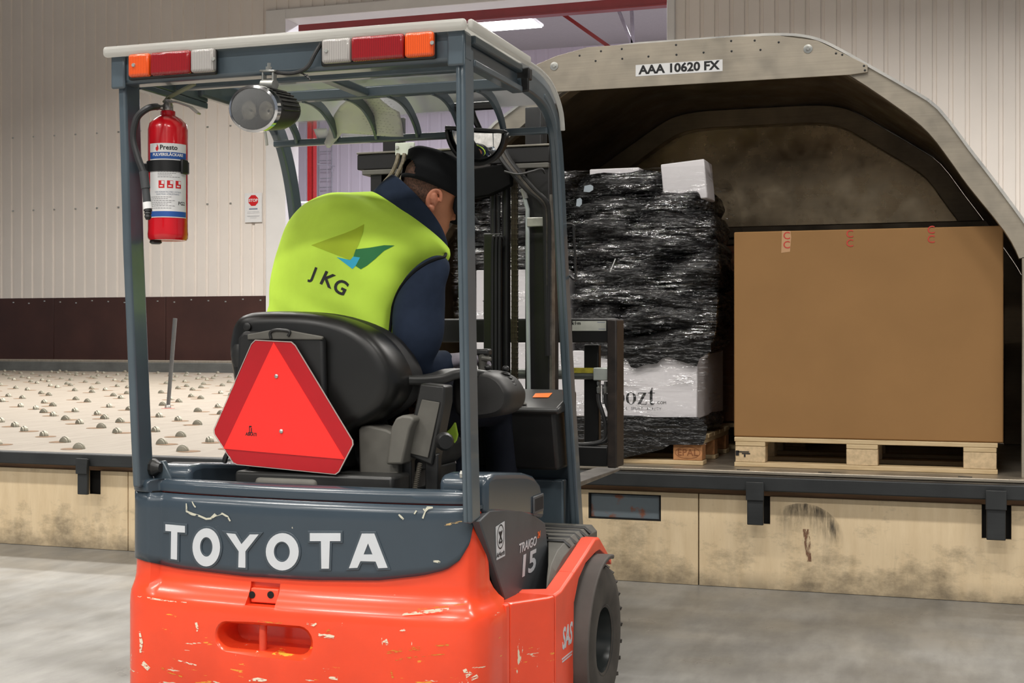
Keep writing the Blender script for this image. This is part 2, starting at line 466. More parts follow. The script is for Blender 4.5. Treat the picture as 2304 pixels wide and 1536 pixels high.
# white caged ladder on the hall wall
lx = at(728, 400, Y=41.6).x
ld = thing('caged_ladder', 'thin grey caged ladder on the far hall wall beside red column', 'ladder', (lx, 41.7, 0))
M_gal = plain('galvanised_steel', (170, 168, 176), .5)
for sx in (-.24, .24):
    MB().tube([(lx + sx, 41.75, 0), (lx + sx, 41.75, 8.6)], .03, 6).build('side_rail', M_gal, ld)
for i in range(26):
    MB().tube([(lx - .24, 41.75, .4 + i * .31), (lx + .24, 41.75, .4 + i * .31)], .018, 6).build('rung', M_gal, ld)
for i in range(6):
    z = 2.6 + i * 1.1
    MB().tube([(lx + .36 * math.cos(t), 41.72 - .75 * math.sin(t), z) for t in [PI * k / 10 for k in range(11)]], .018, 5).build('cage_hoop', M_gal, ld)
for k in (2, 5, 8):
    t = PI * k / 10; MB().tube([(lx + .36 * math.cos(t), 41.72 - .75 * math.sin(t), 2.6), (lx + .36 * math.cos(t), 41.72 - .75 * math.sin(t), 8.1)], .015, 5).build('cage_strap', M_gal, ld)

# white box truck standing in the hall
ty = 27.0
tl, tr_ = at(664, 456, Y=ty).x, at(664, 456, Y=ty).x + 4.6
tz = at(700, 452, Y=ty).z
tk = thing('box_truck', 'white box truck parked in the hall behind the driver', 'truck', ((tl + tr_) / 2, ty + 1, 0))
MB().box(tl, tr_, ty, ty + 2.3, 0.95, tz).build('cargo_box', plain('white_truck_paint', (232, 230, 234), .4, var=.02), tk, bevel=.04)
MB().box(tl - 1.5, tl - 0.04, ty + .15, ty + 2.1, 0.7, tz - .75).build('cab', plain('white_truck_paint', (232, 230, 234), .4, var=.02), tk, bevel=.12, seg=3)
MB().box(tl - 1.2, tl - .4, ty + .13, ty + .149, 1.9, tz - 1.0).build('window', plain('dark_glazing', (40, 42, 48), .1), tk, bevel=.004)
MB().box(tl, tr_, ty + .3, ty + 2.0, .7, .948).build('chassis', M_black, tk, bevel=.02)
for wx in (tl - .8, tr_ - 1.0):
    MB().lathe([(.45, 0), (.47, .05), (.47, .22), (.3, .27)], (wx, ty + .1, .47), (0, 1, 0), 20).build('wheel', M_black, tk)

# notice on the cream wall
c = at(570, 467, Y=WY - .03)
ps = thing('stop_notice', 'white paper notice with red stop octagon on the cream wall', 'sign', (c.x, c.y, c.z))
MB().box(c.x - .175, c.x + .175, c.y, c.y + .012, c.z - .265, c.z + .265).build('sheet', M_paper, ps, smooth=0)
R = .105; oc = Vector((c.x, c.y - .001, c.z + .13))
m = MB(); m.prism([oc + Vector((R * math.cos(PI / 8 + k * PI / 4), 0, R * math.sin(PI / 8 + k * PI / 4))) for k in range(8)], (0, -.002, 0)); m.build('stop_octagon', M_redprint, ps, smooth=0)
lettering('lettering', 'STOP', M_paper, ps, oc + Vector((0, -.004, 0)), (1, 0, 0), (0, 0, 1), .075, .002)
m = MB(); m.box(c.x - .085, c.x + .085, c.y - .002, c.y - .0005, c.z - .035, c.z - .012); m.build('headline', plain('grey_print', (120, 130, 150), .6), ps, smooth=0)
m = MB()
for k, (w, z) in enumerate(((.12, -.075), (.13, -.10), (.13, -.15), (.12, -.165), (.07, -.19))): m.box(c.x - w, c.x + w, c.y - .002, c.y - .0005, c.z + z, c.z + z + .006)
m.build('small_print', plain('pale_grey_print', (178, 178, 182), .6), ps, smooth=0)['kind'] = 'stuff'

# ---------------------------------------------------------------- roller deck with its plywood skirt
DZT = 0.535
M_deck = plywood('pale_plywood_deck', (138, 129, 117), (121, 112, 100), 0, (10, 1, 1))
M_skirt = plywood('dirty_plywood_skirt', (226, 204, 168), (212, 188, 150), 0.75, (6, 1, 1), 0.0, 0.36)
M_cut = plain('dark_void', (14, 12, 10), .9)
deck = thing('roller_deck', 'low plywood roller deck with steel edge rail and pale plywood skirt', 'platform', (-4, 6.33, 0))
# top sheets with open joints, laid at a slant like the rollers
def sheet(x0, x1, y0, y1): MB().box(x0, x1, y0, y1, DZT - .03, DZT - .002 - .004 * random.random() * 0).build('deck_sheet', M_deck, deck, bevel=.004)
ys = [6.33, 8.60, 11.05, 13.5, 15.95, 18.4, 20.4]
for j in range(6):
    off = (j % 2) * 1.2
    x = -20.0 - off
    while x < -2.9:
        x1 = min(x + 2.44, -2.86); sheet(x + .006, x1 - .006, ys[j] + .006, ys[j + 1] - .006); x += 2.44
MB().box(-22, 2.2, 6.45, 20.4, .30, DZT - .035).build('deck_frame', M_cut, deck, smooth=0)
MB().box(-16, 2.2, 6.25, 6.328, .470, DZT + .002).build('front_rail', M_rail, deck, bevel=.006)
MB().box(-22, -3.2, 20.41, 20.55, .45, .70).build('back_rail', sheet_metal('worn_grey_rail', (96, 97, 95), .5, .2, .25, 3), deck, bevel=.012)
MB().box(-22, -3.2, 20.56, 20.9, .45, .735).build('back_ledge', M_deck, deck, bevel=.01)
MB().box(-16, 2.2, 6.345, 6.40, .438, .468).build('lath', plywood('brown_lath', (150, 112, 76), (104, 76, 52)), deck, smooth=0)
# skirt boards, cut out behind the hanging tabs and around the steel plate
def skirt(x0, x1, holes=()):
    zt = .438; cuts = sorted(holes); x = x0; m = MB()
    for (a, b, za, zb_) in cuts:
        if a > x: m.box(x, a, 6.33, 6.352, .002, zt)
        m.box(a, b, 6.33, 6.352, .002, za)
        if zb_ < zt: m.box(a, b, 6.33, 6.352, zb_, zt)
        x = b
    m.box(x, x1, 6.33, 6.352, .002, zt)
    return m.build('skirt_board', M_skirt, deck, smooth=0)
skirt(-14.1, -9.25); skirt(-9.24, -6.81); skirt(-6.80, -4.364, [(-4.625, -4.54, .305, .438)])
skirt(-4.358, -2.2); skirt(-2.195, -1.180, [(-1.722, -1.360, .298, .424)])
skirt(-1.174, 1.262, [(-.938, -.838, .306, .438), (.10, .225, .286, .438)])
MB().box(-14, 1.3, 6.37, 6.385, .005, .43).build('skirt_back', M_cut, deck, smooth=0)
for a, b, z0 in ((-4.617, -4.552, .316), (-.931, -.856, .315), (.118, .198, .296)):
    m = MB(); m.box(a, b, 6.226, 6.246, z0, .512); m.build('hanger_tab', M_rail, deck, bevel=.004)
    m = MB(); m.box(a - .004, b + .004, 6.215, 6.225, .43, .516); m.build('tab_plate', M_rail, deck, bevel=.003)
rust, nt, bs = new_mat('rusty_grey_plate')
v = obj_coords(nt)
nt.links.new(ramp(nt, ntex(nt, v, 9, 5, .6), [(.52, srgb(96, 106, 112)), (.60, srgb(120, 74, 54))]), bs.inputs['Base Color']); bs.inputs['Roughness'].default_value = .6
m = MB(); m.box(-1.713, -1.369, 6.342, 6.352, .304, .419); m.build('access_plate', rust, deck, bevel=.003)
m = MB()
for (a, b, z0, z1) in ((-1.722, -1.713, .298, .424), (-1.369, -1.360, .298, .424), (-1.713, -1.369, .298, .304), (-1.713, -1.369, .419, .424)): m.box(a, b, 6.331, 6.351, z0, z1)
m.build('plate_frame', M_cut, deck, smooth=0)
# tyre scuff and rust streak on the skirt
cxz = at(1806, 1228, Y=6.3285)
sm, nt, bs = new_mat('tyre_scuff')
out = nt.nodes['Material Output']; trn = N(nt, 'ShaderNodeBsdfTransparent'); mx = N(nt, 'ShaderNodeMixShader')
tc = N(nt, 'ShaderNodeTexCoord'); mp = N(nt, 'ShaderNodeMapping'); lc0 = cxz - deck.location
mp.inputs['Location'].default_value = (-lc0.x, 0, -lc0.z); mp.inputs['Scale'].default_value = (1, 0, .92)
nt.links.new(tc.outputs['Object'], mp.inputs['Vector'])
ln = N(nt, 'ShaderNodeVectorMath', operation='LENGTH'); nt.links.new(mp.outputs[0], ln.inputs[0])
ringm = ramp(nt, ln.outputs['Value'], [(0, K0), (.045, K0), (.11, (.55, .55, .55, 1)), (.155, (1, 1, 1, 1)), (.19, K0)])
fz = ramp(nt, ntex(nt, obj_coords(nt, (7, 1, 1.2)), 7, 7, .7), [(.36, K0), (.62, (.8, .8, .8, 1))])
nt.links.new(mix(nt, 1.0, ringm, fz, 'MULTIPLY'), mx.inputs[0])
nt.links.new(trn.outputs[0], mx.inputs[1]); nt.links.new(bs.outputs[0], mx.inputs[2]); nt.links.new(mx.outputs[0], out.inputs['Surface'])
bs.inputs['Base Color'].default_value = srgb(70, 66, 60); bs.inputs['Roughness'].default_value = .8
sx_ = N(nt, 'ShaderNodeSeparateXYZ'); nt.links.new(mp.outputs[0], sx_.inputs[0])
fd = N(nt, 'ShaderNodeMapRange'); fd.inputs[1].default_value = -.02; fd.inputs[2].default_value = .06; nt.links.new(sx_.outputs['Z'], fd.inputs[0])
fx = N(nt, 'ShaderNodeMapRange'); fx.inputs[1].default_value = -.13; fx.inputs[2].default_value = -.03; nt.links.new(sx_.outputs['X'], fx.inputs[0])
pr_ = N(nt, 'ShaderNodeMath', operation='MULTIPLY'); nt.links.new(fd.outputs[0], pr_.inputs[0]); nt.links.new(fx.outputs[0], pr_.inputs[1])
nt.links.new(mix(nt, 1.0, mix(nt, 1.0, ringm, fz, 'MULTIPLY'), pr_.outputs[0], 'MULTIPLY'), mx.inputs[0])
m = MB(); m.add([cxz] + [cxz + Vector((.2 * math.cos(t), 0, .2 * math.sin(t))) for t in [math.radians(-15 + 200 * k / 14) for k in range(15)]], [(0, i + 1, i + 2) for i in range(14)])
m.build('tyre_scuff', sm, deck, smooth=0)
st = at(1813, 1190, Y=6.3283)
rsm, nt, bs = new_mat('rust_streak')
out = nt.nodes['Material Output']; trn = N(nt, 'ShaderNodeBsdfTransparent'); mx = N(nt, 'ShaderNodeMixShader')
nt.links.new(ramp(nt, ntex(nt, obj_coords(nt, (4, 1, 1)), 12, 6, .7), [(.46, K0), (.58, W0)]), mx.inputs[0]); nt.links.new(trn.outputs[0], mx.inputs[1]); nt.links.new(bs.outputs[0], mx.inputs[2]); nt.links.new(mx.outputs[0], out.inputs['Surface'])
bs.inputs['Base Color'].default_value = srgb(120, 84, 64); bs.inputs['Roughness'].default_value = .9
m = MB(); m.add([st + Vector((-.014, 0, 0)), st + Vector((.014, 0, .0)), st + Vector((.022, 0, -.06)), st + Vector((.026, 0, -.15)), st + Vector((.006, 0, -.15)), st + Vector((-.006, 0, -.07))], [(0, 1, 2, 3, 4, 5)])
m.build('rust_streak', rsm, deck, smooth=0)

# rollers: each a small grooved steel wheel in an oval pocket worn into the plywood
M_roll = sheet_metal('roller_steel', (142, 138, 124), .5, .35, .15, 30)
M_pocket = plain('worn_pocket', (108, 82, 56), .8, var=.25, nscale=30)
def roller_mesh():
    m = MB()
    for x0, x1, r in ((-.022, -.006, .036), (-.008, .010, .042), (.008, .022, .036)):
        m.lathe([(r * .9, x0), (r, x0 + .002), (r, x1 - .002), (r * .9, x1)], (0, 0, -.006), (.25, 1, 0), 16)
    o = m.build('roller', M_roll); me = o.data; C.objects.unlink(o); bpy.data.objects.remove(o); return me
def pocket_mesh():
    m = MB(); n = 16
    m.add([(0.074 * math.cos(2 * PI * k / n), .074 * math.sin(2 * PI * k / n), 0) for k in range(n)] + [(0.070 * math.cos(2 * PI * k / n), .070 * math.sin(2 * PI * k / n), .0015) for k in range(n)],
          [(k, (k + 1) % n, n + (k + 1) % n, n + k) for k in range(n)] + [tuple(range(n, 2 * n))])
    o = m.build('pocket', M_pocket, smooth=0); me = o.data; C.objects.unlink(o); bpy.data.objects.remove(o); return me
rm, pm_ = roller_mesh(), pocket_mesh()
def px_of(p):
    d = -p[0] * _s + p[1] * _c; l = p[0] * _c + p[1] * _s
    return 1152 + F * l / d, HORIZON - F * (p[2] - CAM_H) / d
nroll = 0; base_d = deck.location
A, B = Vector((.402, -.358)), Vector((.655, -.05))
spots = []
for i in range(-90, 91):
    for j in range(-60, 61):
        p = Vector((-6.084, 7.658)) + A * i + B * j
        if j % 3 == 1: p += Vector((.06, .10))
        if not (6.36 < p.y < 20.2 and -19.9 < p.x < -3.0): continue
        if p.y > 9.5 and (i + 2 * j) % 3 == 0: continue
        spots.append(p)
spots.sort(key=lambda p: p.y)
for p in spots:
    x, y = px_of((p.x, p.y, DZT))
    if not (-25 < x < 545): continue
    if 300 < x < 348: continue
    if nroll >= 290: break
    jx, jy = random.uniform(-.05, .05), random.uniform(-.05, .05)
    g = random.uniform(-.5, .5)
    o = bpy.data.objects.new('roller', rm); C.objects.link(o); o.parent = deck
    o.scale = (.9, .9, 1.0); o.location = Vector((p.x + jx, p.y + jy, DZT)) - base_d; o.rotation_euler = (0, 0, g)
    q = bpy.data.objects.new('pocket', pm_); C.objects.link(q); q.parent = o
    q.location = (.042 * random.choice((-1, 1)), random.uniform(-.02, .02), -.001); q.rotation_euler = (0, 0, -g + .1)
    nroll += 1

# loose steel rod standing in the deck
r0 = at(378, 918, Z=DZT); r1 = at(394, 716, Y=r0.y)
rod = thing('steel_rod', 'upright grey steel rod standing on the roller deck', 'rod', (r0.x, r0.y, DZT))
m = MB(); m.tube([r0, r1], [.017, .019], 12); m.build('shaft', sheet_metal('dull_steel', (120, 122, 124), .4, .6), rod)
m = MB(); m.lathe([(.03, 0), (.03, .012), (.021, .03)], r0, (0, 0, 1), 14); m.build('foot', M_zinc, rod)
m = MB(); m.lathe([(.06, -.001), (.06, .0008)], r0, (0, 0, 1), 16); m.build('paint_ring', plain('red_floor_paint', (206, 120, 110), .7), rod)

# ---------------------------------------------------------------- aluminium air cargo container on the deck
CY0, CY1, CXC = 6.40, 8.40, -1.18
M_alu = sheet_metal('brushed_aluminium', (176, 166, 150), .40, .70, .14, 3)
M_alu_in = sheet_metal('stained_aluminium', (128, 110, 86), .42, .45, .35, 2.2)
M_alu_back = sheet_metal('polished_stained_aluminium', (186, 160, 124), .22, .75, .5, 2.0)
M_alu_edge = sheet_metal('rim_highlight_aluminium', (215, 212, 205), .35, .7, .08, 6)
ulf = thing('cargo_container', 'open metal air cargo container with sloping side frame', 'container', (CXC, CY0, .555))
half_out = [(.385, .556), (.385, 1.46), (.365, 1.56), (.28, 1.702), (.141, 1.907), (.05, 2.035), (-.088, 2.23), (-.22, 2.33), (-.393, 2.443), (-.52, 2.525), (-.626, 2.583), (-.74, 2.612), (-.881, 2.622)]
half_in = [(.27, .556), (.273, 1.46), (.26, 1.54), (.198, 1.665), (.046, 1.87), (-.03, 1.985), (-.127, 2.121), (-.25, 2.235), (-.479, 2.407), (-.58, 2.452), (-.68, 2.485), (-.76, 2.50), (-.885, 2.508)]
half_out, half_in = ([(q.x, q.y) for q in smoothcurve([(x, z, 0) for x, z in h], 3)] for h in (half_out, half_in))
def mirrored(h): return h + [(2 * CXC - x, z) for x, z in reversed(h)]
OUT, INN = mirrored(half_out), mirrored(half_in)
def arch(name, y0, y1, outer, inner, mat, bev=.004):
    n = len(outer); vs = []
    for y in (y0, y1):
        vs += [(x, y, z) for x, z in outer]; vs += [(x, y, z) for x, z in inner]
    fs = []
    for i in range(n - 1):
        fs += [(i, i + 1, n + i + 1, n + i), (2 * n + i, 3 * n + i, 3 * n + i + 1, 2 * n + i + 1), (i, 2 * n + i, 2 * n + i + 1, i + 1), (n + i, n + i + 1, 3 * n + i + 1, 3 * n + i)]
    fs += [(0, n, 3 * n, 2 * n), (n - 1, 3 * n - 1, 4 * n - 1, 2 * n - 1)]
    m = MB(); m.add(vs, fs); return m.build(name, mat, ulf, bevel=bev, smooth=25)
def scaled(poly, d, dz=0):  # offset towards the middle
    return [(CXC + (x - CXC) * (1 - d / 1.5), .556 + (z - .556) * (1 - (d + dz) / 2.0)) for x, z in poly]
arch('front_frame', CY0, CY0 + .05, OUT, INN, M_alu)
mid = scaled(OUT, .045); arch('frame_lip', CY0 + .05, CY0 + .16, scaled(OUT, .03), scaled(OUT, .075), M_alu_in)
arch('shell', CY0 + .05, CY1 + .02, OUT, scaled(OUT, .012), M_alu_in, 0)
arch('edge_highlight', CY0 - .012, CY0 + .06, scaled(OUT, -.008), scaled(OUT, .004), M_alu_edge, 0)  # paler metal paints the highlight along the outer rim of the frame
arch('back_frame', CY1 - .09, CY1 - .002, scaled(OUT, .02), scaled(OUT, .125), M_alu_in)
bk = [(x, z) for x, z in scaled(OUT, .014)]
m = MB(); m.prism([(x, CY1, z) for x, z in bk], (0, .012, 0)); m.build('back_panel', M_alu_back, ulf, smooth=0)
MB().box(2 * CXC - .36, .36, CY1 - .10, CY1 - .012, 1.80, 1.87).build('cross_bar', M_alu_in, ulf, bevel=.006)
MB().box(2 * CXC - .36, .36, CY1 - .06, CY1 - .014, 1.76, 1.795).build('cross_bar', M_alu_in, ulf, bevel=.004)
MB().box(2 * CXC - .43, .43, 6.34, CY1 + .05, .537, .555).build('base_plate', M_alu, ulf, bevel=.004)
for x in (-1.0, -.62, .0): MB().box(x, x + .06, 6.36, 6.372, .5552, .5575).build('floor_clip', M_rail, ulf, smooth=0)
# header panel across the front
HY_ = CY0 - .012
hp = [(-2.06, 2.410), (-.475, 2.407), (-.397, 2.414), (-.397, 2.446), (-.626, 2.577), (-.80, 2.612), (-1.0, 2.622), (-1.74, 2.622), (-1.90, 2.590), (-2.06, 2.535)]
m = MB(); m.prism([(x, HY_, z) for x, z in hp], (0, -.006, 0)); m.build('header_panel', M_alu, ulf, bevel=.002)
rm_ = None
for px, py in ((1304, 125), (1340, 137), (1352, 115), (1399, 110), (1400, 132), (1459, 127), (1521, 101), (1522, 123), (1583, 118), (1645, 92), (1646, 115), (1698, 91), (1711, 112), (1752, 95), (1881, 120), (1895, 123), (1944, 148), (1946, 158)):
    p = at(px, py, Y=HY_ - .006)
    if rm_ is None:
        o = MB().lathe([(.0055, 0), (.0045, .0025), (.001, .0035)], p, (0, -1, 0), 8).build('rivet', M_rail, ulf); rm_ = o; p0 = p
    else:
        o = rm_.copy(); C.objects.link(o); o.location = p - p0
for px, py in ((1247, 149), (1818, 110)):
    p = at(px, py, Y=HY_ - .006)
    b_ = MB().lathe([(.021, 0), (.021, .003), (.016, .004)], p, (0, -1, 0), 20).build('washer', M_zinc, ulf)
    MB().lathe([(.010, .004), (.010, .009), (.007, .011)], p, (0, -1, 0), 8).build('bolt', M_zinc, b_)
c = at(1527, 153, Y=HY_ - .0065)
lb = MB().box(c.x - .213, c.x + .213, HY_ - .0075, HY_ - .006, c.z - .028, c.z + .028).build('label_strip', M_paper, ulf, smooth=0)
lettering('lettering', 'AAA 10620 FX', M_ink, lb, (c.x, HY_ - .0078, c.z), (1, 0, 0), (0, 0, 1), .058, .0022, .0002, fit=.40)

# ---------------------------------------------------------------- pallets
M_pine = plywood('raw_pine', (208, 186, 148), (182, 156, 116), 0, (2, 30, 30))
M_pine_end = plain('pine_chip_block', (200, 176, 140), .8, var=.2, nscale=40)
M_block_red = plain('reddish_pressed_block', (176, 124, 80), .8, var=.22, nscale=40)
def pallet(x0, y0, z0, label, blockmat, w=1.2, d=.8):
    t = thing('wooden_pallet', label, 'pallet', (x0 + w / 2, y0 + d / 2, z0), 'pallets in the metal container')
    bx = (x0, x0 + w / 2 - .0725, x0 + w - .145); by = (y0, y0 + d / 2 - .05, y0 + d - .1)
    for y in by: MB().box(x0 - .005, x0 + w + .005, y, y + .1, z0, z0 + .022).build('bottom_board', M_pine, t, bevel=.003)
    for x in bx:
        for y in by: MB().box(x, x + .145, y + .002, y + .1, z0 + .0225, z0 + .1).build('block', blockmat, t, bevel=.003)
    for x in bx: MB().box(x, x + .145, y0, y0 + d, z0 + .1005, z0 + .122).build('stringer_board', M_pine, t, bevel=.003)
    for k in range(5):
        y = y0 + k * (d - .14) / 4; MB().box(x0 - .005, x0 + w + .005, y, y + .14, z0 + .1225, z0 + .144).build('top_board', M_pine, t, bevel=.003)
    return t
PZ = .5556
p1 = pallet(-1.032, 6.52, PZ, 'pale wooden pallet under the big plain brown carton', M_pine_end)
p2 = pallet(-2.395, 6.52, PZ, 'wooden pallet with reddish blocks under the film wrapped load', M_block_red)
lettering('stamp', 'EPAL', plain('burnt_brand', (128, 80, 48), .9), p2, (-1.2675, 6.521, PZ + .06), (1, 0, 0), (0, 0, 1), .046, .0005, .0003, spacing=1.05)
m = MB(); c0 = Vector((-1.2675, 6.5212, PZ + .06))
for k in range(24):
    a, b = 2 * PI * k / 24, 2 * PI * (k + 1) / 24
    m.add([c0 + Vector((.063 * math.cos(a), 0, .03 * math.sin(a))), c0 + Vector((.063 * math.cos(b), 0, .03 * math.sin(b))), c0 + Vector((.060 * math.cos(b), 0, .0275 * math.sin(b))), c0 + Vector((.060 * math.cos(a), 0, .0275 * math.sin(a)))], [(0, 1, 2, 3)])
m.build('stamp', plain('burnt_brand', (128, 80, 48), .9), p2, smooth=0)
m = MB(); b0 = Vector((-.99, 6.5205, PZ + .066))
m.box(b0.x - .03, b0.x + .025, 6.5195, 6.5212, b0.z + .004, b0.z + .009); m.box(b0.x - .01, b0.x + .03, 6.5195, 6.5212, b0.z - .004, b0.z + .001); m.box(b0.x - .04, b0.x - .024, 6.5195, 6.5212, b0.z - .012, b0.z + .012); m.box(b0.x + .0, b0.x + .008, 6.5195, 6.5212, b0.z - .018, b0.z - .006)
m.build('stamp', M_ink, p1, smooth=0)

# big brown carton
M_card = plain('brown_corrugated_board', (146, 110, 70), .75, var=.05, nscale=3, spec=.2)
ct = thing('cardboard_carton', 'big plain brown carton with red marks along its top', 'carton', (-.42, 6.93, PZ + .145))
MB().box(-1.04, .198, 6.53, 7.33, PZ + .1455, 1.70).build('body', M_card, ct, bevel=.006)
M_redmark = plain('faded_red_print', (190, 62, 50), .7, var=.15, nscale=60)
for px, py, g in ((1912, 537, 'CC'), (2095, 528, 'CC'), (1770, 541, 'CC')):
    p = at(px, py, Y=6.5285)
    for dz in (.022, -.022): lettering('red_mark', 'C', M_redmark, ct, p + Vector((0, 0, dz)), (1, 0, 0), (0, 0, 1), .050, .0004, .0004)
tp, nt, bs = new_mat('clear_tape'); bs.inputs['Base Color'].default_value = srgb(190, 150, 112); bs.inputs['Roughness'].default_value = .15
p = at(1769, 543, Y=6.529)
m = MB(); m.prism([(p.x + dx, 6.5295, p.z + dz) for dx, dz in ((-.024, -.055), (.018, -.05), (.024, .02), (.02, .05), (-.02, .052), (-.022, 0))], (0, -.0004, 0)); m.build('tape', tp, ct, smooth=0)
# brown carton deeper in the container
ct2 = thing('cardboard_carton', 'dark brown carton standing in the gap behind the black wrapped load', 'carton', (-1.4, 7.95, PZ))
MB().box(-1.95, -.98, 7.55, 8.28, PZ + .15, 1.70).build('body', plain('brown_carton_board', (126, 84, 54), .75, var=.08, nscale=4), ct2, bevel=.006)
p = at(1638, 570, Y=7.548)
for k in range(6):
    MB().box(p.x - .035, p.x + .035 - .012 * (k % 2), 7.5475, 7.549, p.z - .03 * k, p.z - .03 * k + .014).build('print_line', plain('dark_red_print', (120, 52, 40), .7), ct2, smooth=0)
p3 = pallet(-2.0, 7.50, PZ, 'wooden pallet deep in the container behind the wrapped load', M_pine_end, 1.2, .8)

# ---------------------------------------------------------------- film wrapped load: white cartons and black bags
M_wcart = plain('white_carton_board', (226, 222, 224), .45, var=.03, nscale=3)
def white_carton(x0, x1, z0, z1, label, y0=6.535, y1=7.30, rot=0):
    o = thing('white_carton', label, 'carton', ((x0 + x1) / 2, (y0 + y1) / 2, z0), 'white cartons in the wrapped load')
    MB().box(x0, x1, y0, y1, z0, z1).build('body', M_wcart, o, bevel=.006)
    MB().box((x0 + x1) / 2 - .002, (x0 + x1) / 2 + .002, y0, y1, z1 - .0005, z1 + .0008).build('flap_seam', plain('seam_shadow', (150, 146, 146), .7), o, smooth=0)
    return o
def ellipse_ring(c, rx, rz, ix, iz, n=28, ox=0):
    m = []; 
    return [c + Vector((rx * math.cos(2 * PI * k / n), 0, rz * math.sin(2 * PI * k / n))) for k in range(n)], [c + Vector((ox + ix * math.cos(2 * PI * k / n), 0, iz * math.sin(2 * PI * k / n))) for k in range(n)]
def didone(name, parent, x, z, h, word, y):
    """High-contrast serif letters built as outlines: thick stems, hairline joins."""
    xh = h * .62
    for ch in word:
        m = MB(); P = lambda a, b: Vector((x + a * h, y, z + b * h)); dep = Vector((0, -.0006, 0))
        if ch in 'bo':
            ox = .0 if ch == 'o' else .12
            o_, i_ = ellipse_ring(P(.27 + ox, .31), .27 * h, .32 * h, .125 * h, .295 * h)
            n = len(o_); m.add(o_ + i_ + [p + dep for p in o_ + i_], [(2 * n + k, 2 * n + (k + 1) % n, 3 * n + (k + 1) % n, 3 * n + k) for k in range(n)] + [(k, (k + 1) % n, 2 * n + (k + 1) % n, 2 * n + k) for k in range(n)])
            if ch == 'b': m.prism([P(.06, 0), P(.19, 0), P(.19, 1), P(.0, 1), P(.0, .97), P(.06, .95)], dep)
            adv = .60 + ox
        elif ch == 'z':
            m.prism([P(.03, .60), P(.47, .60), P(.47, .57), P(.03, .57)], dep); m.prism([P(.32, .57), P(.47, .57), P(.18, .03), P(.02, .03)], dep)
            m.prism([P(.02, 0), P(.48, 0), P(.48, .03), P(.02, .03)], dep); m.prism([P(.03, .44), P(.055, .44), P(.055, .6), P(.03, .6)], dep); m.prism([P(.455, 0), P(.48, 0), P(.48, .17), P(.455, .17)], dep)
            adv = .55
        elif ch == 't':
            m.prism([P(.10, .08), P(.24, .06), P(.24, .86), P(.21, .86), P(.10, .66)], dep); m.prism([P(.0, .58), P(.36, .58), P(.36, .61), P(.0, .61)], dep)
            m.prism([P(.10, .08), P(.15, .0), P(.27, -.01), P(.35, .06), P(.33, .08), P(.27, .04), P(.24, .06)], dep)
            adv = .40
        m.build('letter', M_ink, parent, smooth=0); x += adv * h
zc0 = .782
w1 = white_carton(-1.862, -1.222, zc0, 1.118, 'white carton lettered with a fashion shop name at the bottom right of the load')
p = at(1352, 908, Y=6.5345); didone('logo', w1, p.x, p.z, .098, 'boozt', 6.5345)
p = at(1488, 906, Y=6.5345); lettering('lettering', '.COM', M_ink, w1, (p.x, 6.5343, p.z), (1, 0, 0), (0, 0, 1), .020, 0, .0003)
M_greyink = plain('grey_print', (120, 130, 150), .6)
p = at(1440, 919, Y=6.5345); lettering('lettering', 'KIDS   SPORT   BEAUTY', plain('mid_grey_ink', (110, 108, 112), .6), w1, (p.x, 6.5343, p.z), (1, 0, 0), (0, 0, 1), .019, 0, .0003, spacing=1.1)
w2 = white_carton(-2.40, -1.885, zc0, 1.16, 'white carton low on the left of the load behind the mast')
w3 = white_carton(-2.385, -1.90, 1.165, 1.535, 'white carton on the left of the load at the height of the driver elbow')
p = at(1086, 713, Y=6.5345); didone('logo', w3, p.x, p.z, .085, 'b', 6.5345)
w4 = white_carton(-1.395, -1.175, 1.865, 2.06, 'white carton leaning on top of the black bags at the upper right corner', 6.56, 6.78)
w4.rotation_euler = (0, math.radians(-5), 0)
w5 = white_carton(-1.79, -1.53, 1.985, 2.045, 'flat white carton on top of the black bags left of centre', 6.60, 7.0)

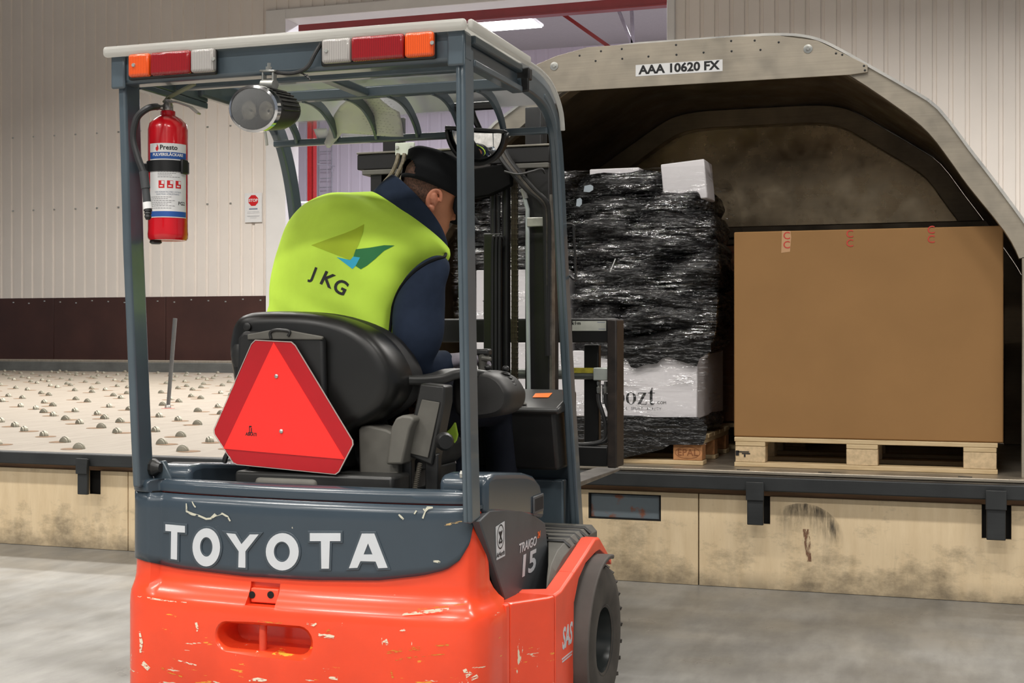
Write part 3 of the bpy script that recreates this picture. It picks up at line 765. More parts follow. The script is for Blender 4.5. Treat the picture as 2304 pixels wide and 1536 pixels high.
bagm, nt, bs = new_mat('black_polythene')
bs.inputs['Specular IOR Level'].default_value = .35
v = obj_coords(nt, (1, 1, 5)); f = ntex(nt, v, 9, 6, .65)
nt.links.new(ramp(nt, ntex(nt, obj_coords(nt, (1, 1, 2)), 5, 4), [(.35, srgb(12, 12, 13)), (.7, srgb(34, 33, 33))]), bs.inputs['Base Color'])
nt.links.new(ramp(nt, f, [(.35, (.16, .16, .16, 1)), (.65, (.42, .42, .42, 1))]), bs.inputs['Roughness'])
bump(nt, bs, ntex(nt, obj_coords(nt, (1, 1, 3.5)), 11, 3, .5), .9, .03)
def bag(x0, x1, y0, y1, z0, z1, label, seed, group='black bags in the wrapped load'):
    """Soft filled sack: a rounded slab squashed, sagged and creased with noise."""
    nx, nz, ny = 26, 7, 14
    bm = bmesh.new(); bmesh.ops.create_cube(bm, size=2)
    bmesh.ops.subdivide_edges(bm, edges=bm.edges[:], cuts=11, use_grid_fill=True)
    cx, cy, cz = (x0 + x1) / 2, (y0 + y1) / 2, (z0 + z1) / 2; hx, hy, hz = (x1 - x0) / 2, (y1 - y0) / 2, (z1 - z0) / 2
    off = Vector((seed * 7.3, seed * 3.1, 0))
    for vv in bm.verts:
        p = vv.co.copy()
        e = 5.0; k = (abs(p.x) ** e + abs(p.y) ** e + abs(p.z) ** 2.4) ** (-1 / 4.2); q = Vector((p.x * min(k, 1.0), p.y * min(k, 1.0), p.z * min(k, 1.0)))
        q = Vector((q.x * hx, q.y * hy, q.z * hz * 1.12))
        nz_ = noise.noise(q * 6 + off) * .016 + noise.noise(Vector((q.x * 5, q.y * 5, q.z * 26)) + off) * .013 + noise.noise(q * 24 + off) * .005
        nrm = Vector((q.x / hx ** 2 * .2, q.y / hy ** 2 * .2, q.z / hz ** 2 * .2)); nrm = nrm.normalized() if nrm.length > 1e-6 else Vector((0, 0, 1))
        sag = (-.022 * math.sin((q.x / hx + seed) * 2.1) - .012 * math.sin(q.x / hx * 4.3 + seed * 1.7)) * min(1, hx / .3) - .010 * (q.x / hx) ** 2
        vv.co = q + nrm * nz_ + Vector((0, 0, sag))
    me = bpy.data.meshes.new('black_bag'); bm.to_mesh(me); bm.free()
    me.polygons.foreach_set('use_smooth', [True] * len(me.polygons)); me.materials.append(bagm)
    o = bpy.data.objects.new('black_bag', me); C.objects.link(o); o.location = (cx, cy, cz)
    return tag(o, label, 'bag', group)
ORD = ('lowest', 'second', 'third', 'fourth', 'fifth', 'sixth', 'seventh', 'topmost')
zs = [1.10, 1.205, 1.345, 1.44, 1.585, 1.675, 1.815, 1.90, 1.99]
SPLIT = {1: -1.62, 3: -1.40, 5: -1.55, 6: -1.46}
for k in range(8):
    x1 = -1.38 if k == 7 else (-1.150, -1.135, -1.128, -1.120, -1.135, -1.155, -1.19)[k]
    x0 = -1.90 + .015 * (k % 2)
    if k in SPLIT:
        bag(x0, SPLIT[k] + .03, 6.50, 7.30, zs[k] - .018, zs[k + 1] + .012, '%s black plastic bag of the right stack, left one of that layer' % ORD[k], k + 1)
        bag(SPLIT[k] - .03, x1, 6.505, 7.30, zs[k] - .008, zs[k + 1] + .020, '%s black plastic bag of the right stack, right one of that layer' % ORD[k], k + 61)
    else:
        bag(x0, x1, 6.50, 7.30, zs[k] - .014, zs[k + 1] + .014, '%s black plastic bag in the right hand stack, counted from the lettered carton' % ORD[k], k + 1)
for k in range(4):
    z0 = 1.52 + .125 * k
    bag(-2.46, -1.89, 6.50, 7.30, z0, z0 + .145, '%s black plastic bag of the left stack seen between mast and driver' % ('lowest', 'second', 'third', 'topmost')[k], k + 21)
bag(-1.90, -1.185, 6.51, 7.30, PZ + .144, .79, 'black plastic bag below the lettered white carton, on the pallet', 41)
bag(-2.42, -1.91, 6.51, 7.30, PZ + .144, .79, 'black plastic bag on the pallet left of the fork mast', 42)
# torn flap of black plastic hanging over the white carton
fp = [(1399, 792), (1412, 808), (1420, 826), (1432, 828), (1452, 820), (1478, 818), (1490, 806), (1504, 803), (1530, 812), (1568, 824), (1574, 806), (1600, 790), (1600, 770), (1399, 770)]
m = MB(); m.prism([at(x, y, Y=6.512) for x, y in fp], (0, -.006, 0)); fo = m.build('plastic_flap', bagm, None, smooth=0)
tag(fo, 'torn edge of black plastic hanging over the lettered white carton', 'plastic sheet')
fp = [(1290, 938), (1570, 938), (1592, 958), (1588, 985), (1582, 1000), (1508, 1000), (1492, 1010), (1440, 1022), (1395, 1032), (1290, 1034)]
m = MB(); m.prism([at(x, y, Y=6.505) for x, y in fp], (0, -.006, 0)); fo = m.build('plastic_flap', bagm, None, smooth=0)
tag(fo, 'black plastic hanging down over the front of the reddish block pallet', 'plastic sheet')
# scraps of label paper under the film
for px, py, w, h, a in ((1324, 424, .05, .038, 8), (1303, 455, .03, .045, -12)):
    p = at(px, py, Y=6.475); m = MB(); m.prism([p + Vector((dx * w, 0, dz * h)) for dx, dz in ((-.5, -.4), (.1, -.5), (.5, -.2), (.5, .3), (.2, .5), (-.4, .35))], (0, -.002, 0))
    tag(m.build('label_scrap', plain('pale_blue_paper', (150, 160, 168), .6), None, smooth=0), {1324: 'pale torn paper label near the top of the black bags', 1303: 'lower pale torn paper label on the black bags'}[px], 'label')
a, b = at(1385, 582, Y=6.47), at(1373, 612, Y=6.47)
m = MB(); m.bar([a, b], .012, .003, (0, 1, 0)); tag(m.build('white_strap', M_paper, None, smooth=0), 'short white strip stuck to the middle of the black bags', 'strip')
# the stretch film round the whole load
film, nt, bs = new_mat('stretch_film')
out = nt.nodes['Material Output']; tr2 = N(nt, 'ShaderNodeBsdfTransparent'); tr2.inputs[0].default_value = (.93, .93, .93, 1)
gl = N(nt, 'ShaderNodeBsdfGlossy'); gl.inputs['Roughness'].default_value = .13; gl.inputs['Color'].default_value = (.9, .9, .92, 1)
mx = N(nt, 'ShaderNodeMixShader'); fz = ntex(nt, obj_coords(nt, (1.2, 1.2, 14)), 5, 7, .68)
big = ramp(nt, ntex(nt, obj_coords(nt, (1.5, 1.5, 3.2)), 3.2, 3, .5), [(.48, (.08, .08, .08, 1)), (.64, (1, 1, 1, 1))])
nt.links.new(mix(nt, 1.0, ramp(nt, fz, [(.44, (.01, .01, .01, 1)), (.66, (.58, .58, .58, 1))]), big, 'MULTIPLY'), mx.inputs[0])
nt.links.new(tr2.outputs[0], mx.inputs[1]); nt.links.new(gl.outputs[0], mx.inputs[2]); nt.links.new(mx.outputs[0], out.inputs['Surface'])
bp = N(nt, 'ShaderNodeBump'); bp.inputs['Strength'].default_value = 1.0; bp.inputs['Distance'].default_value = .05
fh = ntex(nt, obj_coords(nt, (1.6, 1.6, 5)), 6, 3, .5); nt.links.new(fh, bp.inputs['Height']); nt.links.new(bp.outputs[0], gl.inputs['Normal'])
prof = [(.66, -2.43, -1.17), (.80, -2.43, -1.175), (1.10, -2.43, -1.165), (1.18, -2.47, -1.13), (1.35, -2.49, -1.11), (1.53, -2.50, -1.10), (1.70, -2.49, -1.115), (1.85, -2.47, -1.13), (1.95, -2.42, -1.15), (2.03, -2.36, -1.19)]
rings = []
for z in [.66 + (2.03 - .66) * k / 46 for k in range(47)]:
    xl = lerp_table([(a, b) for a, b, c_ in prof], z); xr = lerp_table([(a, c_) for a, b, c_ in prof], z)
    yf = lerp_table([(.66, 6.498), (.79, 6.512), (1.10, 6.512), (1.2, 6.475), (1.8, 6.465), (2.03, 6.52)], z); yb = 7.34
    loop = [Vector((xl + (xr - xl) * t / 40, yf, z)) for t in range(41)] + [Vector((xr, yf + (yb - yf) * t / 14, z)) for t in range(1, 15)] + [Vector((xr + (xl - xr) * t / 12, yb, z)) for t in range(1, 13)] + [Vector((xl, yb + (yf - yb) * t / 14, z)) for t in range(1, 14)]
    ccx = Vector(((xl + xr) / 2, 6.9, z))
    rings.append([p + (p - ccx).normalized() * (noise.noise(Vector((p.x * 5, p.y * 5, p.z * 16))) * .008 + noise.noise(Vector((p.x * 2, p.y * 3, p.z * 40))) * .005) for p in loop])
m = MB(); m.loft(rings, cap=False); fo = m.build('stretch_film', film, None, smooth=180)
tag(fo, 'clear stretch film wound round the black bags and white cartons', 'film')

# ---------------------------------------------------------------- forklift
M_orange = chipped_paint('chipped_orange_paint', (244, 76, 40), .26, .155, chip=(.70, .62, .46), chip2=(.80, .36, .04), lo=.1, hi=.5)
M_orange2 = plain('dusty_orange_paint', (232, 82, 54), .42, var=.10, nscale=7)
M_grey = chipped_paint('grey_blue_gloss_paint', (54, 66, 76), .26, .02, chip=(.70, .66, .50), chip2=(.45, .40, .25), grime=.15, lo=.5, hi=.8)
M_guard = plain('grey_blue_guard_paint', (74, 86, 94), .30, var=.10, nscale=6, coat=.2)
M_cover = plain('dusty_grey_cover', (70, 73, 76), .5, var=.18, nscale=5)
M_dash = plain('dash_plastic', (38, 38, 37), .40, var=.2, nscale=8)
M_dust = plain('dusty_grey_plastic', (88, 86, 80), .6, var=.25, nscale=7)
M_dkred = plain('dark_red_reflective_border', (176, 14, 26), .35, var=.04)
M_brred = plain('bright_red_reflective', (255, 46, 40), .35, var=.02)
M_rubber = plain('worn_tyre_rubber', (58, 53, 48), .8, var=.3, nscale=14, bmp=.2)
M_mast = plain('oily_black_mast', (13, 12, 12), .45, var=.35, nscale=12)
M_letter = plain('letter_white', (196, 200, 204), .4, var=.02)

FK = thing('forklift', 'orange and grey electric counterbalance forklift with driver in it', 'forklift', (-1.72, 3.9, 0))
CTRL = [(-2.315, 3.80), (-2.315, 3.60), (-2.315, 3.44), (-2.308, 3.365), (-2.262, 3.312), (-2.16, 3.285), (-2.0, 3.262), (-1.7, 3.245), (-1.4, 3.258), (-1.245, 3.282), (-1.190, 3.325), (-1.173, 3.40), (-1.172, 3.48), (-1.172, 3.80)]
CURVE = [Vector((p.x, p.y, 0)) for p in smoothcurve([(x, y, 0) for x, y in CTRL], 7)]
def outline(ins, step=.045):
    out = []
    for i, p in enumerate(CURVE):
        t = (CURVE[min(i + 1, len(CURVE) - 1)] - CURVE[max(i - 1, 0)]).normalized()
        k = ins * (.45 if p.x < -2.2 else 1)
        out.append(Vector((p.x - t.y * k, p.y + t.x * k, 0)))
    return out
def rear_y(x, ins=.042):
    o = [p for p in outline(ins) if p.y < 3.40]
    for a, b in zip(o, o[1:]):
        if min(a.x, b.x) <= x <= max(a.x, b.x) and abs(b.x - a.x) > 1e-6:
            return a.y + (b.y - a.y) * (x - a.x) / (b.x - a.x)
    return 3.33
def on_rear(px, py, ins=.042, off=0.0):
    y = 3.28
    for _ in range(4): p = at(px, py, Y=y); y = rear_y(p.x, ins) - off
    return at(px, py, Y=y)

# counterweight, cast in one piece
def front_y(z): return 3.46 if z < .462 else max(3.40, 3.50 - (z - .462) * .95)
LV = [(.085, .03), (.10, .012), (.125, .0), (.418, .0), (.440, .002), (.456, .008), (.470, .020), (.484, .031), (.504, .039), (.530, .042), (.722, .042), (.733, .047), (.738, .058)]
rings = []
for z, ins in LV:
    fy = front_y(z); rings.append([Vector((p.x, min(p.y, fy), z)) for p in outline(ins)])
m = MB(); m.loft(rings)
cw = m.build('counterweight', M_orange, FK, smooth=50)
bm = bmesh.new(); bm.from_mesh(cw.data); bmesh.ops.remove_doubles(bm, verts=bm.verts, dist=1e-4); bmesh.ops.recalc_face_normals(bm, faces=bm.faces); bm.to_mesh(cw.data); bm.free()
def stadium(px0, px1, py0, py1, y, n=9, grow=0.0):
    a, b = at(px0, py0, Y=y), at(px1, py1, Y=y); r = (a.z - b.z) / 2; zc = (a.z + b.z) / 2; r2 = r + grow; out = []
    for k in range(n + 1): t = PI / 2 - PI * k / n; out.append(Vector((b.x - r + r2 * math.cos(t), y, zc + r2 * math.sin(t))))
    for k in range(n + 1): t = -PI / 2 - PI * k / n; out.append(Vector((a.x + r + r2 * math.cos(t), y, zc + r2 * math.sin(t))))
    return out
def cut(target, mb):
    c = mb.build('cutter', M_orange, None, smooth=0)
    md = target.modifiers.new('cut', 'BOOLEAN'); md.operation = 'DIFFERENCE'; md.object = c; md.solver = 'EXACT'
    frozen(target); me = c.data; bpy.data.objects.remove(c); bpy.data.meshes.remove(me)
ring0 = stadium(482, 692, 1402, 1478, 3.246)
m = MB()
def at_y(r, y, g):
    c = sum(r, Vector()) / len(r); return [Vector((c.x + (p.x - c.x) * (1 + g / .12), y, c.z + (p.z - c.z) * (1 + g / .045))) for p in r]
m.loft([at_y(ring0, 3.20, .016), at_y(ring0, 3.25, .014), at_y(ring0, 3.262, .002), at_y(ring0, 3.272, 0), at_y(ring0, 3.36, -.006)])
cut(cw, m)
a, b = at(552, 1312, Y=3.26), at(620, 1366, Y=3.26)
cut(cw, MB().box(a.x, b.x, 3.20, 3.302, b.z, a.z))
cw.data.polygons.foreach_set('use_smooth', [True] * len(cw.data.polygons)); cw.data.set_sharp_from_angle(angle=math.radians(40))
p0, p1 = at(594, 1398, Y=3.29), at(594, 1474, Y=3.29)
MB().tube([(p0.x, 3.285, p0.z + .01), (p0.x, 3.285, p1.z - .01)], .011, 14).build('tow_pin', M_orange2, FK)
lt_ = MB().box(a.x + .004, b.x - .004, 3.283, 3.298, b.z + .004, a.z - .016).build('latch_plate', M_orange2, FK, bevel=.003)
for px in (566, 608):
    q = at(px, 1338, Y=3.28); MB().lathe([(.010, 0), (.010, .002)], (q.x, 3.283, q.z), (0, -1, 0), 14).build('latch_hole', M_cut, lt_)

# upper grey panel with the raised maker's lettering
EDGE = [(296, 1250), (330, 1262), (400, 1277), (550, 1295), (700, 1304), (850, 1305), (950, 1294), (1005, 1281), (1036, 1258), (1056, 1222), (1064, 1175), (1070, 1128)]
cols = []
for p in outline(.039):
    if p.y > 3.40: continue
    x_, y_ = px_of((p.x, p.y, .58))
    yb = lerp_table(EDGE, x_); d = -p.x * _s + p.y * _c
    zb_ = CAM_H + (HORIZON - yb) * d / F
    cols.append((p, min(zb_, .732)))
m = MB(); nr = 8; vs = []
for p, zb_ in cols:
    for k in range(nr + 1):
        z = zb_ + (.7425 - zb_) * k / nr; i = max(0, z - .722) * .35
        vs.append(Vector((p.x, p.y + (i if p.y < 3.34 else 0), z)))
m.add(vs, [(c * (nr + 1) + k, (c + 1) * (nr + 1) + k, (c + 1) * (nr + 1) + k + 1, c * (nr + 1) + k + 1) for c in range(len(cols) - 1) for k in range(nr)])
rp = m.build('rear_panel', M_grey, FK, smooth=60, solid=-.004)
GL = {
 'T1': [[(372, 1179), (416, 1183), (416, 1198), (399, 1197), (398, 1259), (384, 1257), (385, 1195), (372, 1194)]],
 'Y': [[(509, 1199), (529, 1201), (543, 1224), (562, 1202), (582, 1202), (552, 1240), (552, 1277), (536, 1276), (537, 1240)]],
 'T2': [[(697, 1199), (766, 1199), (766, 1217), (742, 1217), (740, 1279), (723, 1279), (722, 1217), (697, 1217)]],
 'A': [[(814, 1200), (842, 1200), (872, 1277), (851, 1278), (845, 1263), (811, 1262), (804, 1277), (785, 1278)], [(828, 1222), (838, 1247), (818, 1247)]],
}
def ellipse_px(cx, cy, rx, ry, n=32): return [(cx + rx * math.cos(2 * PI * k / n), cy + ry * math.sin(2 * PI * k / n)) for k in range(n)]
def grow(poly, g):
    """Offset a closed pixel polygon outwards by g."""
    n = len(poly); area = sum(poly[i][0] * poly[(i + 1) % n][1] - poly[(i + 1) % n][0] * poly[i][1] for i in range(n)); s_ = 1 if area > 0 else -1; out = []
    for i in range(n):
        p, q, r = Vector(poly[i - 1]), Vector(poly[i]), Vector(poly[(i + 1) % n])
        e1, e2 = (q - p).normalized(), (r - q).normalized(); n1, n2 = Vector((e1.y, -e1.x)) * s_, Vector((e2.y, -e2.x)) * s_
        b_ = (n1 + n2); b_ = b_ / max(b_.dot(n1), .35); out.append((q.x + b_.x * g, q.y + b_.y * g))
    return out
def rear_poly(m, polys, off, thick):
    """Outline with an optional hole, filled and pushed out of the curved rear panel."""
    bm = bmesh.new(); edges = []
    for poly in polys:
        vs = [bm.verts.new(on_rear(x, y, .042, off)) for x, y in poly]
        edges += [bm.edges.new((vs[i], vs[(i + 1) % len(vs)])) for i in range(len(vs))]
    bmesh.ops.triangle_fill(bm, use_beauty=True, use_dissolve=False, edges=edges)
    r = bmesh.ops.extrude_face_region(bm, geom=bm.faces[:]); vv = [g for g in r['geom'] if isinstance(g, bmesh.types.BMVert)]
    bmesh.ops.translate(bm, verts=vv, vec=(0, thick, 0)); bm.verts.index_update()
    m.add([v.co.copy() for v in bm.verts], [[v.index for v in f.verts] for f in bm.faces]); bm.free()
M_emb = plain('embossed_letter_edge', (64, 74, 82), .25, var=.05)
for key in ('T1', 'O1', 'Y', 'O2', 'T2', 'A'):
    if key == 'O1': outer, hole = ellipse_px(464, 1231, 31, 43), ellipse_px(464, 1230, 14, 22)
    elif key == 'O2': outer, hole = ellipse_px(635, 1241, 37, 42), ellipse_px(634, 1241, 18, 23)
    else: outer, hole = GL[key][0], (GL[key][1] if len(GL[key]) > 1 else None)
    m = MB(); rear_poly(m, [grow(outer, 5)] + ([grow(hole, -3.5)] if hole and key != 'A' else []), .010, .010)
    L = m.build('letter', M_emb, FK, smooth=0, bevel=.0012)
    m = MB(); rear_poly(m, [outer] + ([hole] if hole else []), .0115, .0012); m.build('letter_face', M_letter, L, smooth=0)
# scrapes through the paint
def ragged(name, rgb, scale=(60, 60, 200), lo=.44):
    """Paint knocked off in flakes: ragged edges, the coat below showing through."""
    m, nt, bs = new_mat(name); out = nt.nodes['Material Output']
    tr = N(nt, 'ShaderNodeBsdfTransparent'); mx = N(nt, 'ShaderNodeMixShader')
    nt.links.new(ramp(nt, ntex(nt, obj_coords(nt, scale), 1.0, 5, .6), [(lo, K0), (lo + .05, W0)]), mx.inputs[0])
    nt.links.new(tr.outputs[0], mx.inputs[1]); nt.links.new(bs.outputs[0], mx.inputs[2]); nt.links.new(mx.outputs[0], out.inputs['Surface'])
    bs.inputs['Base Color'].default_value = srgb(*rgb); bs.inputs['Roughness'].default_value = .6
    return m
M_scrape = ragged('bare_filler_scrape', (196, 194, 176), (50, 50, 120), .38)
def scrape(pts, w, ins=.042, off=.0095, mat=M_scrape):
    m = MB(); L, R = [], []
    for i, (x, y) in enumerate(pts):
        x0, y0 = pts[max(i - 1, 0)]; x1, y1 = pts[min(i + 1, len(pts) - 1)]; l = math.hypot(x1 - x0, y1 - y0); nx, ny = -(y1 - y0) / l, (x1 - x0) / l
        ww = w * (.25 + .75 * math.sin(PI * (i + .5) / len(pts))) * random.uniform(.6, 1.2)
        L.append(on_rear(x + nx * ww, y + ny * ww, ins, off)); R.append(on_rear(x - nx * ww, y - ny * ww, ins, off))
    n = len(pts); m.add(L + R, [(i, i + 1, n + i + 1, n + i) for i in range(n - 1)]); return m.build('paint_scrape', mat, FK, smooth=0)
scrape([(419, 1132), (420, 1150), (432, 1156), (448, 1160), (464, 1167), (474, 1166), (484, 1158), (500, 1155), (512, 1162), (518, 1172)], 3.6)
scrape([(432, 1128), (436, 1136), (440, 1141)], 2)
scrape([(953, 1144), (956, 1150), (962, 1142), (974, 1141)], 4); scrape([(957, 1150), (953, 1160), (951, 1166)], 3)
scrape([(897, 1157), (903, 1163), (908, 1168)], 2.4); scrape([(1050, 1146), (1046, 1152), (1042, 1160)], 2.2); scrape([(937, 1148), (932, 1156)], 1.8)
scrape([(975, 1262), (986, 1263), (990, 1265)], 4); scrape([(1000, 1181), (1016, 1178), (1040, 1172)], 2.5, mat=ragged('yellowed_scrape', (190, 160, 110)))
M_sc2 = ragged('pale_filler_scrape', (226, 212, 188)); M_sc3 = ragged('ochre_primer_scrape', (206, 128, 40), (50, 50, 260), .50)
for pts, w, mt in (([(905, 1382), (950, 1377), (985, 1373), (1010, 1369)], 4, M_sc2), ([(940, 1370), (1000, 1364), (1058, 1356)], 2, M_sc3), ([(310, 1341), (340, 1346), (380, 1352), (420, 1355)], 2.2, M_sc2),
                   ([(441, 1400), (444, 1412), (443, 1420)], 4, M_sc2), ([(314, 1420), (318, 1445), (316, 1468)], 4, M_sc2), ([(716, 1428), (735, 1430), (752, 1433)], 4.5, M_sc2), ([(735, 1420), (742, 1416)], 4, M_sc3),
                   ([(862, 1444), (868, 1440), (872, 1450)], 5, M_sc2), ([(900, 1420), (908, 1417), (912, 1418)], 4, M_sc2), ([(870, 1468), (890, 1464), (905, 1462)], 4, M_sc3), ([(920, 1460), (945, 1458)], 5, M_sc3), ([(980, 1452), (1010, 1449)], 4, M_sc3), ([(872, 1488), (915, 1480), (965, 1474), (1000, 1471)], 2, M_sc3),
                   ([(400, 1485), (425, 1492), (442, 1496)], 2.6, M_sc2), ([(660, 1388), (680, 1387)], 3, M_sc2), ([(690, 1402), (706, 1406), (712, 1402)], 3.5, M_sc2), ([(580, 1398), (610, 1401), (640, 1400)], 2.6, M_sc3), ([(320, 1490), (335, 1505)], 6, M_sc2), ([(360, 1500), (385, 1515), (410, 1522)], 3, M_sc3), ([(560, 1530), (580, 1528), (600, 1531)], 4, M_sc2), ([(740, 1524), (760, 1526)], 6, M_sc2), ([(880, 1508), (884, 1525)], 4, M_sc3), ([(1045, 1505), (1052, 1520), (1060, 1512)], 6, M_sc2), ([(1060, 1528), (1075, 1520)], 5, M_sc2)):
    scrape(pts, w, ins=.0 if pts[0][1] > 1390 else .004, off=.0015, mat=mt)

# hood rim round the top of the counterweight
path = [p for p in outline(.062) if p.y < 3.47 and not (p.x > -1.4 and p.y > 3.345)]
m = MB(); rings = []
for p in path:
    c = Vector((-1.72, 3.75, 0)); n_ = (p - c).normalized(); n_.z = 0
    rings.append([Vector((p.x + n_.x * .016, p.y + n_.y * .016, .744)), Vector((p.x + n_.x * .018, p.y + n_.y * .018, .768)), Vector((p.x + n_.x * .008, p.y + n_.y * .008, .780)), Vector((p.x - n_.x * .035, p.y - n_.y * .035, .782)), Vector((p.x - n_.x * .04, p.y - n_.y * .04, .744))])
m.loft(rings); m.build('hood_rim', M_grey, FK, smooth=60, bevel=.004)
MB().loft([[Vector((p.x, min(p.y, 3.4), z)) for p in outline(.060) if p.y < 3.45] for z in (.7415, .7478)]).build('rim_gap_shade', M_cut, FK, smooth=0)  # near-black strip painted as the shade in the gap below the rim
MB().box(-2.19, -1.255, 3.345, 3.95, .60, .742).build('seat_deck', M_cover, FK, bevel=.01)
m = MB(); m.prism([at(x, y, Z=.7425) for x, y in ((985, 1097), (1010, 1097), (1018, 1088), (996, 1088))], (0, 0, .0006)); m.build('sticker', M_paper, FK, smooth=0)
# rim continuing forward on the left
m = MB(); m.bar([(-2.255, 3.42, .763), (-2.255, 3.95, .763)], .055, .04); m.build('hood_rim', M_grey, FK, bevel=.008)
# right hood shoulder with its vent
prof = [(3.375, .805), (3.40, .818), (3.45, .820), (3.60, .806), (3.72, .794), (3.80, .778), (3.862, .748), (3.895, .70), (3.905, .636), (3.74, .660), (3.60, .682), (3.45, .706), (3.375, .715)]
m = MB(); m.prism([(-1.34, y, z) for y, z in prof], (.14, 0, 0)); m.build('hood_shoulder', M_grey, FK, bevel=.016, seg=3)
q0, q1 = at(1198, 1114, X=-1.1995), at(1220, 1148, X=-1.1995)
fr_ = MB().box(-1.2005, -1.194, q0.y, q1.y, q1.z, q0.z - .004).build('vent_frame', M_cover, FK, bevel=.003)
MB().box(-1.1945, -1.1935, q0.y + .008, q1.y - .008, q1.z + .008, q0.z - .012).build('vent_opening', M_cut, fr_, smooth=0)
MB().box(-1.33, -1.227, 3.44, 3.90, .45, .735).build('battery_case', M_cut, FK, smooth=0)
# left side counterpart
m = MB(); m.prism([(-2.235, y, z) for y, z in prof], (.12, 0, 0)); m.build('hood_shoulder', M_grey, FK, bevel=.016, seg=3)
m = MB(); m.prism([(-2.27, 3.42, .70), (-2.27, 3.42, .46), (-2.27, 3.95, .42), (-2.27, 3.91, .635), (-2.27, 3.6, .68)], (.05, 0, 0)); m.build('side_cover', M_cover, FK, bevel=.006)
# grey side cover with its markings
cv = [(3.318, .706), (3.40, .724), (3.52, .712), (3.68, .690), (3.80, .660), (3.91, .622), (3.945, .52), (3.962, .405), (3.72, .432), (3.53, .452), (3.41, .60)]
m = MB(); m.prism([(-1.225, y, z) for y, z in cv], (.025, 0, 0)); sc_ = m.build('side_cover', M_cover, FK, bevel=.004)
XS = -1.1993
b0, b1, b2, b3 = [at(x, y, X=XS) for x, y in ((1115, 1185), (1135, 1172), (1136, 1250), (1117, 1260))]
m = MB(); m.prism([b0, b1, b2, b3], (.0006, 0, 0)); st_ = m.build('round_emblem_sticker', M_letter, sc_, smooth=0)
c = (b0 + b1 + b2 + b3) / 4 + Vector((.0009, 0, .012)); hw = (b1.y - b0.y) / 2; hh = (b0.z - b3.z) / 2
m = MB(); n = 28; o_, i_ = [], []
for k in range(n):
    t = 2 * PI * k / n; o_.append(c + Vector((0, hw * .80 * math.cos(t), hh * .74 * math.sin(t)))); i_.append(c + Vector((0, hw * .70 * math.cos(t), hh * .66 * math.sin(t))))
m.add(o_ + i_, [(k, (k + 1) % n, n + (k + 1) % n, n + k) for k in range(n)])
for dy, dz, w in ((-1, 1, .16), (1, 1, .16)):
    m.bar([c + Vector((0, -dy * hw * .38, -dz * hh * .34)), c + Vector((0, dy * hw * .38, dz * hh * .34))], hw * w, .0004, (0, 1, 0))
m.prism([c + Vector((0, y * hw, z * hh)) for y, z in ((-.22, -.28), (.22, -.28), (.30, -.44), (0, -.36), (-.30, -.44))], (.0003, 0, 0))
m.ball(c + Vector((0, 0, hh * .14)), hw * .2, 8, (.02, 1, 1.6))
m.build('emblem', M_ink, sc_, smooth=0)
lettering('lettering', 'AirNorth', M_ink, sc_, (c.x, c.y, b3.z + .012), (0, 1, 0), (0, 0, 1), .018, .0004, .0002)
def side_text(name, text, px, py, size, mat, bold=0, shear=.2, fit=None, X=XS, tilt=0):
    p = at(px, py, X=X); return lettering(name, text, mat, FK if X > -1.15 else sc_, (X + .0006, p.y, p.z), (0, 1, tilt), (0, 0, 1), size, bold, .0003, shear=shear, fit=fit)
p, q = at(1168, 1226, X=XS), at(1207, 1206, X=XS)
side_text('lettering', 'TRAIGO', 1187, 1226, .038, M_letter, .0006, .2, q.y - p.y)
side_text('lettering', '24', 1212, 1203, .026, plain('orange_print', (226, 100, 40), .5), .001, .2)
p, q = at(1171, 1272, X=XS), at(1203, 1256, X=XS)
side_text('lettering', '15', 1187, 1270, .086, M_letter, .002, .12, q.y - p.y)
# sill and fender, both sides, in three panels with open joints
ST = [(3.455, 1.0, .085, .4615), (3.475, .96, .085, .461), (3.478, .95, .085, .461), (3.500, .89, .085, .460), (3.62, .15, .085, .456), (3.645, .06, .085, .457), (3.649, .04, .085, .4575), (3.70, 0, .085, .462), (3.82, 0, .085, .490), (3.828, 0, .40, .492), (3.88, 0, .462, .504), (3.96, 0, .497, .524), (4.08, 0, .512, .556), (4.13, 0, .512, .552), (4.22, 0, .478, .498), (4.28, 0, .44, .462)]
def sill(side):
    def stn(y, k, zb_, zt):
        xo = -1.086 - k * .087; xi = -1.30 if y < 3.66 else -1.135
        f = (lambda x: x) if side > 0 else (lambda x: -3.43 - x)
        return [Vector((f(xi), y, zb_)), Vector((f(xo), y, zb_)), Vector((f(xo), y, zt - .006)), Vector((f(xo - .006), y, zt)), Vector((f(xi), y, zt))]
    for sl in ((0, 2), (2, 6), (6, 10), (9, 16)):
        seq = ST[sl[0]:sl[1]]; m = MB(); rr = [stn(*s_) for s_ in seq]
        if sl[0] == 2: rr[0] = [v + Vector((0, .0035, 0)) for v in rr[0]]; rr[-1] = [v - Vector((0, .002, 0)) for v in rr[-1]]
        m.loft(rr); m.build('sill_panel' if sl[0] < 9 else 'fender', M_orange if sl[0] < 6 else M_orange2, FK, smooth=30, bevel=.002)
    m = MB(); f = (lambda x: x) if side > 0 else (lambda x: -3.43 - x)
    x0, x1 = sorted((f(-1.30), f(-1.18))); m.box(x0, x1, 3.46, 3.72, .09, .44); m.build('frame_block', M_cut, FK, smooth=0)
sill(1); sill(-1)
p, q = at(1264, 1446, X=-1.086), at(1287, 1425, X=-1.086)
lettering('lettering', 'SAS', M_letter, FK, (-1.0852, (p.y + q.y) / 2, (p.z + q.z) / 2 + .004), (0, 1, 0), (0, 0, 1), .085, .0022, .0003, shear=.22, fit=(q.y - p.y) * 1.0)
